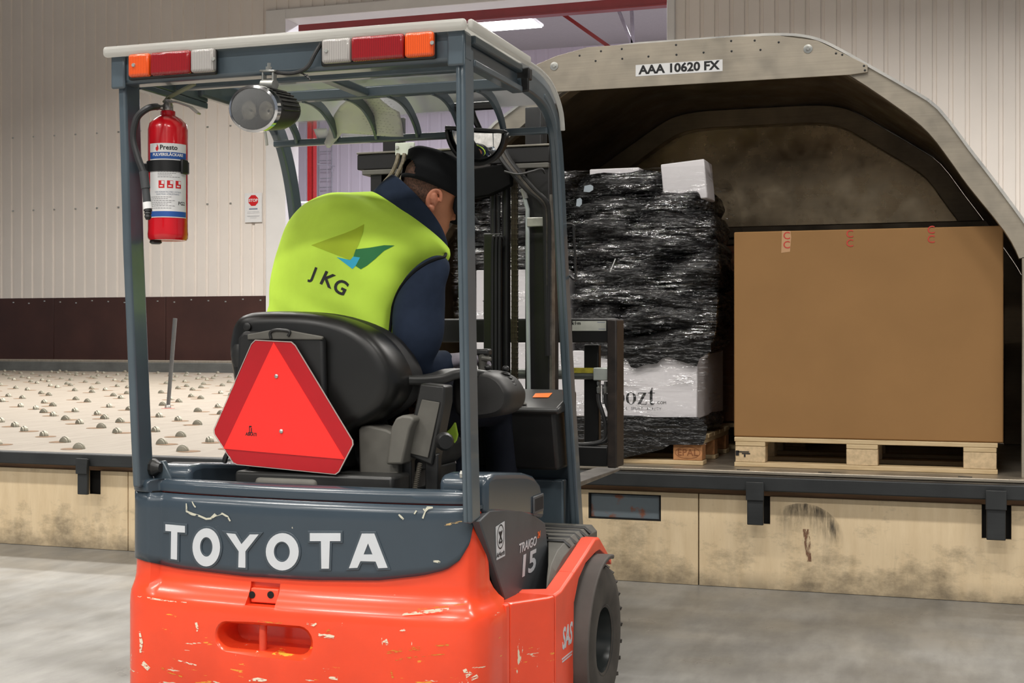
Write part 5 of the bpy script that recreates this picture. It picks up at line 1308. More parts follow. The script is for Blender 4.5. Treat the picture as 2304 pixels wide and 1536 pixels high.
# ---- mast
MX = -1.735
def mx(px, y=4.6): return at(px, 600, Y=y).x
xr0, xr1 = mx(1193), mx(1243)
mast = thing('mast', None, None); mast.parent = FK
def channel(x0, x1, y0, y1, z0, z1, open_right, name, t=.014):
    m = MB(); m.box(x0, x1, y0, y0 + t, z0, z1); m.box(x0, x1, y1 - t, y1, z0, z1)
    if open_right: m.box(x0, x0 + t, y0 + t, y1 - t, z0, z1)
    else: m.box(x1 - t, x1, y0 + t, y1 - t, z0, z1)
    return m.build(name, M_mast, mast, bevel=.003)
channel(xr0, xr1, 4.56, 4.68, .12, 1.875, False, 'outer_channel')
channel(2 * MX - xr1, 2 * MX - xr0, 4.56, 4.68, .12, 1.875, True, 'outer_channel')
channel(xr0 - .015, xr0 + .045, 4.585, 4.665, .20, 2.02, False, 'inner_channel')
channel(2 * MX - xr0 - .045, 2 * MX - xr0 + .015, 4.585, 4.665, .20, 2.02, True, 'inner_channel')
for px0, px1 in ((1108, 1126), (1134, 1156)):
    m = MB(); a, b = mx(px0), mx(px1); m.tube([((a + b) / 2, 4.57, .30), ((a + b) / 2, 4.57, 1.86)], (b - a) / 2 * .82, 14); m.build('lift_cylinder', M_blacksteel, mast)
m = MB(); a, b = mx(1128), mx(1133); m.tube([((a + b) / 2, 4.56, .3), ((a + b) / 2, 4.56, 1.7)], .006, 8); m.build('hydraulic_pipe', M_blacksteel, mast)
# lift chains, link by link
M_chain = sheet_metal('oiled_chain', (74, 66, 54), .30, .6, .3, 30)
def chain(x, z0, z1, y=4.545):
    grp = []; z = z0; first = None; k = 0
    while z < z1:
        if first is None:
            m = MB()
            for dx in (-.009, -.003, .003, .009): m.box(x + dx - .0022, x + dx + .0022, y - .007, y + .007, z - .011, z + .011)
            m.tube([(x - .013, y, z - .007), (x + .013, y, z - .007)], .004, 8)
            first = m.build('chain_link', M_chain, mast, bevel=.001)
        else:
            o = first.copy(); C.objects.link(o); o.location = (0, 0, z - z0)
        z += .0185; k += 1
chain(mx(1169), .90, 1.80); chain(2 * MX - mx(1169) - .03, 1.0, 1.62)
M_pipe = plain('grey_hydraulic_pipe', (168, 176, 176), .35, .2, var=.06)
m = MB(); m.tube([at(1180, 446, Y=4.54), at(1187, 470, Y=4.54), at(1187, 640, Y=4.54), at(1190, 900, Y=4.54)], .0078, 10); m.build('hydraulic_pipe', M_pipe, mast)
c_ = at(1183, 445, Y=4.54); MB().tube([at(1176, 424, Y=4.54), at(1183, 447, Y=4.54)], .0095, 8).build('pipe_fitting', M_zinc, mast)
a, b = at(1186, 489, Y=4.535), at(1237, 509, Y=4.535); MB().box(a.x, b.x, 4.53, 4.555, b.z, a.z).build('pipe_clamp', M_zinc, mast, bevel=.003)
p = at(1233, 498, Y=4.528); MB().lathe([(.008, 0), (.006, .006)], p, (0, -1, 0), 6).build('clamp_bolt', M_zinc, mast)
# top cross member
a, b = at(828, 326, Y=4.55), at(1232, 360, Y=4.55)
MB().box(2 * MX - xr1 - .05, xr1 + .004, 4.55, 4.69, 1.815, 1.872).build('cross_member', M_mast, mast, bevel=.004)
MB().box(2 * MX - xr1 - .05, xr1 + .004, 4.545, 4.69, 1.8725, 1.880).build('cross_member_lip', sheet_metal('pale_steel_edge', (130, 126, 116), .4, .6), mast, bevel=.002)  # paler strip along the top edge of the cross member
MB().box(2 * MX - xr1 - .03, 2 * MX - xr1 + .20, 4.55, 4.68, 1.795, 1.814).build('chain_anchor', M_dust, mast, bevel=.003)
MB().box(xr0 - .05, xr1, 4.55, 4.68, 1.795, 1.814).build('chain_anchor', M_dust, mast, bevel=.003)
a, b = at(890, 322, Y=4.54), at(932, 348, Y=4.54); HP = MB().box(a.x, b.x, 4.535, 4.549, b.z, a.z).build('hose_plate', plain('pale_zinc_plate', (200, 206, 192), .4, .2), mast, bevel=.002)
for px in (894, 926):
    p = at(px, 332, Y=4.534); MB().lathe([(.008, 0), (.006, .006)], p, (0, -1, 0), 6).build('plate_bolt', M_zinc, mast)
M_braid = plain('braided_hose', (96, 88, 70), .5, var=.45, nscale=90)
for k, x0 in enumerate((896, 910, 924)):
    MB().tube(smoothcurve([at(x0, 346, Y=4.53), at(x0 - 4, 366, Y=4.52), at(x0 - 16, 392, Y=4.51), at(x0 - 34 + 3 * k, 414, Y=4.50), at(x0 - 50 + 2 * k, 440, Y=4.50), at(x0 - 56, 480, Y=4.52), at(x0 - 56, 700, Y=4.54)], 5), .0078, 8).build('hydraulic_hose', M_braid, mast)
for k, (dx, r) in enumerate(((0, .0085), (9, .0085), (-8, .010))):
    MB().tube(smoothcurve([at(1128 + dx, 340, Y=4.51), at(1140 + dx, 362, Y=4.50), at(1164 + dx, 392, Y=4.49), at(1195 + dx, 428, Y=4.49), at(1222 + dx * .7, 452, Y=4.50), at(1230 + dx * .5, 480, Y=4.52), at(1231 + dx * .4, 560, Y=4.535), at(1232, 800, Y=4.54)], 5), r, 8).build('hydraulic_hose', plain('dark_braided_hose', (58, 53, 46), .45, var=.45, nscale=90) if k < 1 else M_blacksteel, mast)
MB().tube(smoothcurve([at(1135, 385, Y=4.47), at(1165, 392, Y=4.47), at(1195, 386, Y=4.48), at(1218, 380, Y=4.5), at(1226, 390, Y=4.52)], 4), .004, 6).build('cable', M_hose, mast)
# looped hose pack beside the cylinders
for k, px in enumerate((1112, 1120, 1128)):
    q = at(px - 2, 528, Y=4.53)
    MB().tube(smoothcurve([at(px - 4, 860, Y=4.53), at(px - 4, 640, Y=4.53), at(px - 3, 545, Y=4.53), at(px + 1, 532, Y=4.53), at(px + 6, 540, Y=4.54)], 4), .0062, 8).build('hose_loop', M_blacksteel, mast)
MB().box(mx(1098), mx(1135), 4.55, 4.63, .4, at(1100, 525, Y=4.55).z).build('hose_guard', M_blacksteel, mast, bevel=.003)
# dark cover plate behind the mirror
m = MB(); m.prism([at(x, y, Y=4.50) for x, y in ((1060, 380), (1150, 365), (1150, 416), (1128, 428), (1100, 440), (1060, 447))], (0, .03, 0)); m.build('cover_plate', plain('matt_black_rubber', (9, 9, 9), .85, var=.1, spec=.1), mast, bevel=.006)
a, b = at(856, 362, Y=4.56), at(900, 470, Y=4.56); MB().box(a.x, b.x, 4.56, 4.66, .5, a.z).build('left_cylinder_guard', M_blacksteel, mast, bevel=.004)
MB().box(xr1 + .001, xr1 + .010, 4.56, 4.60, .8, 1.70).build('wear_strip', sheet_metal('worn_edge', (110, 106, 100), .4, .5, .5, 20), mast, smooth=0)
# low dark mast foot and drive axle
MB().box(-2.10, -1.35, 4.42, 4.70, .12, .60).build('mast_foot', M_mast, FK, bevel=.01)
MB().box(-2.25, -1.20, 4.03, 4.14, .17, .30).build('drive_axle', M_black, FK, bevel=.01)
MB().box(-2.15, -1.30, 3.50, 4.40, .22, .44).build('chassis_frame', M_black, FK, bevel=.01)

# ---- carriage with load backrest
CR = thing('carriage', None, None); CR.parent = FK
CYY = 4.98; zt0, zt1 = 1.168, 1.262
MB().box(-2.22, -1.245, CYY, CYY + .05, zt0, zt1).build('upper_crossbar', M_blacksteel, CR, bevel=.006)
a, b = at(1295, 722, Y=CYY), at(1364, 744, Y=CYY); LBL = MB().box(-1.42, b.x, CYY - .0015, CYY - .0003, b.z, a.z).build('maker_plate', plain('grey_plate_print', (176, 178, 168), .4), CR, smooth=0)
lettering('lettering', 'k·l·m', M_ink, CR, (at(1297, 727, Y=CYY).x, CYY - .0018, at(1297, 727, Y=CYY).z), (1, 0, 0), (0, 0, 1), .018, .0006, .0002)
m = MB(); m.box(b.x - .035, b.x - .004, CYY - .0022, CYY - .0016, a.z - .006, a.z - .004); m.box(b.x - .03, b.x - .004, CYY - .0022, CYY - .0016, b.z + .006, b.z + .008); m.build('small_print', M_greyink, CR, smooth=0)
M_wornb = plain('rust_worn_black_steel', (40, 33, 29), .5, .1, var=.6, nscale=18)
MB().box(-1.276, -1.238, CYY - .02, CYY + .10, .688, zt1 - .004).build('side_plate', M_wornb, CR, bevel=.006)
MB().box(-2.225, -2.19, CYY - .02, CYY + .10, .688, zt1 - .004).build('side_plate', M_wornb, CR, bevel=.006)
MB().box(-2.20, -1.277, CYY, CYY + .06, .690, .768).build('lower_crossbar', M_blacksteel, CR, bevel=.006)
zr = at(1300, 842, Y=CYY + .02).z
MB().tube([(-2.1, CYY + .03, zr), (-1.335, CYY + .03, zr)], .020, 16).build('shift_cylinder', sheet_metal('dull_steel_tube', (128, 132, 128), .35, .5), CR)
a, b = at(1336, 827, Y=CYY), at(1369, 856, Y=CYY); MB().box(a.x, b.x, CYY - .01, CYY + .05, b.z, a.z).build('valve_block', plain('pale_zinc_block', (168, 174, 168), .4, .3, var=.15, nscale=20), CR, bevel=.004)
a, b = at(1300, 827, Y=CYY + .008), at(1335, 839, Y=CYY + .008); MB().box(a.x - .03, b.x, CYY + .007, CYY + .009, b.z, a.z).build('yellow_label', plain('dull_yellow_label', (150, 140, 40), .5, var=.3, nscale=50), CR, smooth=0)
for k, px in enumerate((1346, 1362)):
    q = at(px, 858, Y=CYY); f_ = MB()
    f_.lathe([(.009, 0), (.009, .012), (.006, .013), (.006, .02), (.010, .021), (.010, .036), (.008, .045)], (q.x, CYY + .01, q.z), (0, 0, -1), 6); FT = f_.build('hose_fitting', M_zinc, CR)
    MB().tube(smoothcurve([at(px, 886, Y=CYY + .01), at(px + 2, 905, Y=CYY + .012), at(px + 10, 930, Y=CYY + .014), at(px + 16 - 6 * k, 955, Y=CYY + .018), at(px + 16 - 8 * k, 980, Y=CYY + .02), at(1352 + 6 * k, 993, Y=CYY + .02), at(1322 + 4 * k, 999, Y=CYY + .02), at(1285, 1000, Y=CYY + .02)], 4), .0085, 8).build('carriage_hose', M_hose, CR)
MB().box(-1.39, -1.33, CYY + .06, CYY + .10, .69, 1.16).build('fork_hanger', M_blacksteel, CR, bevel=.005)
MB().box(-2.08, -2.02, CYY + .06, CYY + .10, .69, 1.16).build('fork_hanger', M_blacksteel, CR, bevel=.005)
# forks
M_fork = sheet_metal('worn_fork_steel', (150, 146, 140), .42, .5, .3, 10)
for x0, x1 in ((-1.54, -1.43), (-2.04, -1.93)):
    m = MB(); m.prism([(x0, 5.06, .69), (x0, 5.10, .69), (x0, 5.10, .612), (x0, 5.80, .604), (x0, 5.82, .600), (x0, 5.76, .592), (x0, 5.06, .592)], (x1 - x0, 0, 0)); m.build('fork', M_fork, FK, bevel=.004)
# grab handle on the right front post
g0, g1 = at(1291, 508, Y=4.19), at(1294, 628, Y=4.21)
m = MB(); m.tube(smoothcurve([at(1272, 505, Y=4.20), at(1288, 506, Y=4.19), at(1291, 520, Y=4.19), at(1295, 612, Y=4.21), at(1292, 628, Y=4.21), at(1282, 620, Y=4.21)], 4), .0042, 8); m.build('grab_handle', M_black, FK)

# ---------------------------------------------------------------- the driver
from mathutils.bvhtree import BVHTree
CR_, CF_, UP_ = Vector((_c, _s, 0)), Vector((-_s, _c, 0)), Vector((0, 0, 1))
M_skin = plain('skin', (190, 128, 94), .5, var=.06, nscale=30, spec=.35)
M_vest = plain('fluorescent_yellow_fabric', (208, 247, 88), .75, var=.03, nscale=20, spec=.15)
M_navy = plain('navy_fleece', (40, 49, 66), .9, var=.10, nscale=30, spec=.1)
M_trs = plain('dark_navy_work_trousers', (24, 27, 36), .85, var=.15, nscale=20, spec=.15)
M_cap = plain('black_cotton', (21, 22, 24), .8, var=.1, nscale=40, spec=.15)
M_glove = plain('grey_knit_glove', (146, 140, 150), .85, var=.12, nscale=60, spec=.1)

def ring_from(L, R, YL, YR, hd, rise=0.0, n=44, e=2.5, grow=0.0):
    a0, b0 = at(*L, Y=YL), at(*R, Y=YR); c = (a0 + b0) / 2; a = (b0 - a0) / 2
    a = a.normalized() * (a.length + grow); f = Vector((-a.y, a.x, 0)).normalized(); nrm = a.normalized().cross(f)
    if nrm.z < 0: nrm = -nrm
    b = f * (hd + grow) - nrm * rise; out = []
    for k in range(n):
        t = 2 * PI * k / n; ct, st = math.cos(t), math.sin(t)
        out.append(c + a * math.copysign(abs(ct) ** (2 / e), ct) + b * math.copysign(abs(st) ** (2 / e), st))
    return out
TORSO = [((612, 905), (895, 935), 3.80, 3.76, .125, .0), ((614, 800), (888, 840), 3.82, 3.76, .12, .0), ((618, 705), (878, 768), 3.84, 3.77, .112, .01), ((628, 638), (882, 712), 3.86, 3.77, .115, .025),
         ((646, 573), (900, 655), 3.90, 3.78, .122, .045), ((670, 521), (924, 612), 3.93, 3.80, .128, .06), ((700, 486), (962, 588), 3.95, 3.82, .122, .07), ((745, 461), (990, 570), 3.97, 3.84, .112, .065),
         ((798, 453), (1000, 560), 3.97, 3.85, .096, .055), ((845, 446), (1001, 549), 3.97, 3.87, .080, .045)]
def dense(rings, k):
    n = len(rings[0]); cols = [smoothcurve([r[i] for r in rings], k) for i in range(n)]
    return [[cols[i][j] for i in range(n)] for j in range(len(cols[0]))]
DR = thing('person', 'driver in yellow high visibility vest and black cap, leaning forward to look past the mast', 'person', (-1.72, 3.80, .90))

# head frame: he looks down to the right and away from us
hf = (CR_ * .81 + CF_ * .46 - UP_ * .36).normalized(); hu = (UP_ - hf * hf.dot(UP_)).normalized(); hr = hf.cross(hu)
hu = (hu + hr * .06).normalized(); hr = hf.cross(hu).normalized(); hu = hr.cross(hf)
HC = at(966, 440, Y=3.95); HS = 1.0
def hp_(x, y, z): return HC + (hr * x + hf * y + hu * z) * HS
HEAD = [(-.122, .078, .050, .018), (-.114, .092, .022, .034), (-.095, .096, -.012, .048), (-.068, .094, -.045, .058), (-.035, .092, -.072, .066), (0, .091, -.088, .072), (.03, .094, -.096, .076), (.06, .091, -.098, .077), (.088, .078, -.09, .070), (.108, .055, -.068, .052), (.120, .022, -.032, .026)]
def hring(z, yf, yb, hw, k=1.0, n=32, e=2.3, add=0.0):
    out = []; cy = (yf + yb) / 2; ry = (yf - yb) / 2 * k + add; rx = hw * k + add
    for i in range(n):
        t = 2 * PI * i / n; ct, st = math.cos(t), math.sin(t)
        out.append((rx * math.copysign(abs(ct) ** (2 / e), ct), cy + ry * math.copysign(abs(st) ** (2 / e), st), z))
    return out
def hloft(m, stations, **kw): m.loft(dense([[hp_(*p) for p in hring(*s_, **kw)] for s_ in stations], 3))

ARM_R = [((995, 590), 3.80, .022), ((984, 602), 3.77, .040), ((964, 626), 3.76, .057), ((950, 656), 3.76, .070), ((943, 700), 3.765, .078), ((940, 750), 3.755, .078), ((936, 792), 3.76, .068), ((944, 818), 3.78, .054), ((966, 823), 3.82, .047), ((990, 818), 3.87, .041), ((1006, 814), 3.90, .034)]
ARM_L = [((700, 535), 3.95, .058), ((688, 590), 3.97, .066), ((670, 645), 3.99, .062), ((666, 700), 4.0, .058), ((672, 745), 3.99, .052)]
def limb(m, spec, extra=(), k=1.0, n=14):
    pts = [at(*p, Y=y) for p, y, r in spec] + [Vector(p) for p, r in extra]; rs = [r for _, _, r in spec] + [r for _, r in extra]
    P = smoothcurve(pts, 4); R_ = smoothcurve([(r, 0, 0) for r in rs], 4); m.tube(P, [q.x * k for q in R_], n)
EXTRA_L = (((-1.965, 4.02, 1.09), .042), ((-1.935, 4.05, 1.135), .034))
LEG_R = [((-1.60, 3.76, .96), .095), ((-1.53, 3.95, .975), .088), ((-1.465, 4.16, .965), .070), ((-1.455, 4.21, .92), .066), ((-1.45, 4.235, .75), .056), ((-1.45, 4.235, .53), .045)]
LEG_L = [((-1.86, 3.76, .96), .095), ((-1.91, 3.95, .975), .088), ((-1.95, 4.13, .965), .070), ((-1.955, 4.18, .92), .066), ((-1.95, 4.20, .75), .056), ((-1.95, 4.20, .53), .045)]
def leg(m, spec, k=1.0): m.tube(smoothcurve([p for p, _ in spec], 4), [q.x * k for q in smoothcurve([(r, 0, 0) for _, r in spec], 4)], 16)

# body: one continuous surface under the clothes
m = MB()
trings = [ring_from(*t, grow=-.014) for t in TORSO]
m.loft(dense(trings, 3))
hloft(m, HEAD)
nb = [at(920, 505, Y=3.90), at(930, 485, Y=3.915), hp_(.0, -.038, -.085), hp_(0, -.030, -.05)]
m.tube(smoothcurve(nb, 4), [.066 - .001 * i for i in range(13)], 18)
limb(m, ARM_R, k=.86); limb(m, ARM_L, EXTRA_L, k=.86); leg(m, LEG_R, .9); leg(m, LEG_L, .9)
# brow, nose, lips, chin
m.tube([hp_(-.035, .088, .018), hp_(0, .096, .020), hp_(.035, .088, .018)], .009, 8)
m.loft([[hp_(sx, .090, .012) for sx in (-.006, .006)] + [hp_(0, .098, .012)], [hp_(sx, .092, -.018) for sx in (-.012, .012)] + [hp_(0, .116, -.020)], [hp_(sx, .090, -.036) for sx in (-.017, .017)] + [hp_(0, .122, -.034)], [hp_(sx, .088, -.044) for sx in (-.012, .012)] + [hp_(0, .104, -.046)]])
m.tube([hp_(-.022, .086, -.068), hp_(0, .100, -.066), hp_(.022, .086, -.068)], .0065, 8); m.tube([hp_(-.020, .086, -.079), hp_(0, .099, -.080), hp_(.020, .086, -.079)], .007, 8)
m.ball(hp_(0, .084, -.106), .022, 10)
body = m.build('body', M_skin, DR, smooth=180)
md = body.modifiers.new('weld', 'REMESH'); md.mode = 'VOXEL'; md.voxel_size = .0065; md.use_smooth_shade = True
md = body.modifiers.new('soften', 'SMOOTH'); md.iterations = 3; md.factor = .5
frozen(body)
for sx in (-.031, .031):
    m = MB(); m.ball(hp_(sx, .074, .004), .0125, 12); e_ = m.build('eye', plain('eye_white', (225, 222, 216), .2, var=.02), DR)
    m = MB(); m.ball(hp_(sx * 1.02, .0815, .003), .006, 10); m.build('iris', plain('dark_iris', (50, 36, 28), .15), e_)
# right and left ear: rolled rim, hollow and lobe
for s_ in (1, -1):
    m = MB(); rim = []
    for k in range(15):
        t = math.radians(-70 + 250 * k / 14); rim.append(hp_(s_ * (.078 + .010 * math.cos(t) * -1 * .6), -.012 + .019 * -math.cos(t) * -1 * -1, -.022 + .032 * math.sin(t)))
    m.tube(rim, [.0055 + .0015 * math.sin(PI * k / 14) for k in range(15)], 8)
    m.ball(hp_(s_ * .074, -.008, -.050), .0105, 10, (1, 1, 1.2)); m.ball(hp_(s_ * .071, -.013, -.020), .020, 12, (.8, .8, 1.35)); m.tube([hp_(s_ * .080, -.016, -.006), hp_(s_ * .083, -.010, -.022), hp_(s_ * .080, -.006, -.038)], .0045, 6)
    er = m.build('ear', plain('ear_skin', (200, 128, 98), .5, var=.08, nscale=40), DR, smooth=180)
    md = er.modifiers.new('weld', 'REMESH'); md.mode = 'VOXEL'; md.voxel_size = .0022; md.use_smooth_shade = True
    md = er.modifiers.new('soften', 'SMOOTH'); md.iterations = 2
    frozen(er)
# cropped hair at the back and sides
hm, nt, bs = new_mat('cropped_hair'); bs.inputs['Roughness'].default_value = .8
nt.links.new(ramp(nt, ntex(nt, obj_coords(nt), 160, 4, .7), [(.35, srgb(58, 42, 34)), (.66, srgb(120, 86, 68))]), bs.inputs['Base Color'])
def head_at(z):
    for (a, b) in zip(HEAD, HEAD[1:]):
        if a[0] <= z <= b[0]:
            t = (z - a[0]) / (b[0] - a[0]); return tuple(a[i] + (b[i] - a[i]) * t for i in range(4))
    return HEAD[-1]
m = MB(); vs = []; nzr, na = 10, 40
for i in range(nzr):
    z = -.060 + .135 * i / (nzr - 1); r_ = hring(*head_at(z), n=80, add=.0025)
    for k in range(na + 1):
        w = .30 + .14 * (i / (nzr - 1)); t = .75 + (k / na - .5) * 2 * w * .62; j = int(round((t % 1) * 80)) % 80
        vs.append(hp_(*r_[j]))
m.add(vs, [(i * (na + 1) + k, i * (na + 1) + k + 1, (i + 1) * (na + 1) + k + 1, (i + 1) * (na + 1) + k) for i in range(nzr - 1) for k in range(na)])
m.build('hair', hm, DR, smooth=180)
# cap with its opening at the back
m = MB(); n = 120; CAPZ = [(.018, 1.0, .0085), (.031, 1.0, .0096), (.0365, 1.0, .0101), (.042, 1.0, .0107), (.048, 1.0, .0113), (.054, 1.0, .012), (.060, 1.0, .0128), (.066, 1.0, .0136), (.072, 1.0, .0145), (.078, 1.0, .0155), (.095, 1.0, .018), (.112, 1.0, .022), (.125, .9, .018), (.134, .62, .010), (.138, .30, .004), (.139, .03, 0)]
vs = []; BASE = head_at(.045)
for z, k, add in CAPZ:
    s0 = head_at(min(z, .088)); vs += [hp_(*p) for p in hring(z, s0[1] + .004, s0[2], s0[3], k=k, n=n, add=add)]
fs = []; z_of = [q[0] for q in CAPZ]
for i in range(len(CAPZ) - 1):
    for k in range(n):
        j = (k + 1) % n; t = (k + .5) / n
        zc_ = (z_of[i] + z_of[i + 1]) / 2
        if .031 < zc_ < .078 and abs(t - .75) < .088 * math.sqrt(max(0, 1 - ((zc_ - .031) / .046) ** 2)): continue
        fs.append((i * n + k, i * n + j, (i + 1) * n + j, (i + 1) * n + k))
m.add(vs, fs); cap = m.build('cap', M_cap, DR, smooth=60, solid=-.0025)
m = MB(); m.ball(hp_(0, .0, .140), .006, 8, (1, 1, .6)); m.build('cap_button', M_cap, cap)
m = MB(); top, bot = [], []; nv = 15
for i in range(nv):
    t = PI * (i / (nv - 1)); x = -.074 * math.cos(t)
    y0 = .050 + .052 * math.sin(t) ** .8; y1 = .060 + .140 * math.sin(t) ** .45; dz = -.020 * (abs(math.cos(t)) ** 2)
    top.append((hp_(x, y0, .022), hp_(x * 1.0, (y0 + y1) / 2, .012 + dz * .7), hp_(x * .98, y1, -.014 + dz * 1.3)))
vs = [p for tr in top for p in tr]; m.add(vs, [(3 * i + j, 3 * i + 3 + j, 3 * i + 4 + j, 3 * i + 1 + j) for i in range(nv - 1) for j in range(2)])
m.build('visor', M_cap, cap, smooth=60, solid=.004, sub=1)
# fleece jacket: collar, two sleeves
m = MB(); rr = [ring_from((838, 456), (996, 560), 3.97, 3.865, .082, .05), ring_from((862, 430), (1003, 541), 3.975, 3.875, .076, .062), ring_from((884, 414), (1002, 530), 3.985, 3.88, .071, .070)]
inn = [ring_from((893, 418), (995, 524), 3.98, 3.885, .060, .062), ring_from((880, 445), (985, 540), 3.975, 3.88, .056, .045)]
m.loft(dense(rr, 4) + inn, cap=False); collar = m.build('jacket_collar', M_navy, DR, smooth=180)
def wr(p, s=1.0): return Vector((noise.noise(p * 9), noise.noise(p * 9 + Vector((7, 0, 0))), noise.noise(p * 9 + Vector((0, 5, 0))))) * .007 * s
m = MB(); limb(m, ARM_R, n=28); m.v = [p + wr(p) for p in m.v]; sl = m.build('jacket_sleeve', M_navy, DR, smooth=180, sub=1)
m = MB(); limb(m, ARM_L, EXTRA_L, n=28); m.v = [p + wr(p) for p in m.v]; m.build('jacket_sleeve', M_navy, DR, smooth=180, sub=1)
# trousers with reflective bands, boots
m = MB(); leg(m, LEG_R); leg(m, LEG_L); m.loft(dense([ring_from(*t, grow=.004) for t in TORSO[:2]], 3)); tr0 = m.build('trousers', M_trs, DR, smooth=180)
md = tr0.modifiers.new('weld', 'REMESH'); md.mode = 'VOXEL'; md.voxel_size = .009; md.use_smooth_shade = True
md = tr0.modifiers.new('soften', 'SMOOTH'); md.iterations = 3; frozen(tr0)
M_refl = plain('silver_reflective_tape', (186, 178, 176), .4, var=.04)
for L_ in (LEG_R, LEG_L):
    for a, b in ((.62, .585),):
        x, y = L_[4][0][0], L_[4][0][1]; m = MB(); m.lathe([(.0625, a), (.0610, b)], (x, y, 0), (0, 0, 1), 20, cap=False); m.build('reflective_band', M_refl, DR, smooth=60)
    x, y = L_[5][0][0], L_[5][0][1]
    m = MB(); m.loft([[Vector((x + w * math.cos(t), y + .045 + l * math.sin(t), z)) for t in [2 * PI * k / 18 for k in range(18)]] for z, w, l in ((.442, .047, .125), (.47, .050, .130), (.50, .048, .120), (.53, .046, .075), (.58, .045, .05))]); m.build('boot', M_black, DR, smooth=60)
# high visibility vest
def fold(p):
    q = Vector((p.x * 7, p.y * 7, p.z * 7)); w = max(0, min(1, (1.42 - p.z) / .22))
    d1 = math.sin((p.x * .75 + p.z * .95) * 46 + 3 * noise.noise(q * .6)) * .0075 * w
    return d1 + noise.noise(q) * .006 + noise.noise(q * 2.3) * .0025
rings = dense([ring_from(*t, grow=.004, n=72) for t in TORSO[1:]], 5)
for r in rings:
    c_ = sum(r, Vector()) / len(r)
    for i, p in enumerate(r):
        dd = (p - c_).normalized(); r[i] = p + dd * fold(p)
m = MB(); m.loft(rings, cap=False); vest = m.build('vest', M_vest, DR, smooth=180)
# front hem of the vest hanging beside the seat
m = MB(); m.prism([at(x, y, Y=3.86) for x, y in ((1015, 930), (1024, 952), (1029, 978), (1026, 990), (1017, 1004), (1000, 985), (1000, 950))], (0, .012, 0)); m.build('vest_hem', M_vest, DR, bevel=.003)
m = MB(); m.prism([at(x, y, Y=3.90) for x, y in ((972, 1086), (985, 1068), (1008, 1053), (1010, 1042), (1023, 1024), (1025, 1042), (1012, 1062), (990, 1080))], (0, .006, 0)); m.build('reflective_band', M_refl, DR, smooth=0)
m = MB(); m.prism([at(x, y, Y=3.915) for x, y in ((960, 1092), (1000, 985), (1034, 975), (1036, 1092))], (0, .05, 0)); m.build('trouser_fold', M_trs, DR, bevel=.01)
# prints on the back, lying on the cloth
bvh = BVHTree.FromPolygons([DR.location + v.co for v in vest.data.vertices], [tuple(p.vertices) for p in vest.data.polygons])
ORI = Vector((0, 0, CAM_H))
_nv = len(vest.data.vertices)
bvh2 = BVHTree.FromPolygons([DR.location + v.co for v in vest.data.vertices] + [DR.location + v.co for v in sl.data.vertices], [tuple(p.vertices) for p in vest.data.polygons] + [tuple(i + _nv for i in p.vertices) for p in sl.data.polygons])
def on_vest(px, py, off=.0012):
    d = (at(px, py, Y=3.7) - ORI).normalized(); h = bvh.ray_cast(ORI, d)
    if h[0] is None: return at(px, py, Y=3.74)
    return h[0] - d * off
def vest_print(name, polys, mat, off=.0012, cuts=2):
    bm = bmesh.new(); ed = []
    for poly in polys:
        pts = []
        for i, p in enumerate(poly):
            q = poly[(i + 1) % len(poly)]; k = max(1, int(math.hypot(q[0] - p[0], q[1] - p[1]) // 6))
            pts += [(p[0] + (q[0] - p[0]) * j / k, p[1] + (q[1] - p[1]) * j / k) for j in range(k)]
        vv = [bm.verts.new((x, y, 0)) for x, y in pts]; ed += [bm.edges.new((vv[i], vv[(i + 1) % len(vv)])) for i in range(len(vv))]
    bmesh.ops.triangle_fill(bm, use_beauty=True, use_dissolve=False, edges=ed)
    for _ in range(cuts):
        bmesh.ops.subdivide_edges(bm, edges=[e for e in bm.edges if e.calc_length() > 5], cuts=1); bmesh.ops.triangulate(bm, faces=bm.faces[:])
    m = MB(); bm.verts.index_update(); m.add([on_vest(v.co.x, v.co.y, off) for v in bm.verts], [[v.index for v in f.verts] for f in bm.faces]); bm.free()
    return m.build(name, mat, vest, smooth=180)
vest_print('emblem_olive', [[(700, 551.5), (740, 537), (777, 524), (799, 515), (819.5, 504), (817, 522), (806, 551.5), (799, 566), (788, 585)]], plain('olive_green_print', (172, 198, 34), .7, var=.03))
vest_print('emblem_green', [[(800.5, 560.6), (831.5, 557), (864, 551.5), (888, 552), (864, 564), (842, 584), (826, 597), (811.5, 605.5), (800, 598), (810, 579), (795, 577)]], plain('dark_green_print', (36, 120, 66), .7, var=.03), .0014)
vest_print('emblem_blue', [[(757, 578), (788, 585), (795, 577), (810, 579), (800.5, 597), (793, 605)]], plain('light_blue_print', (50, 180, 216), .7, var=.03), .0016)
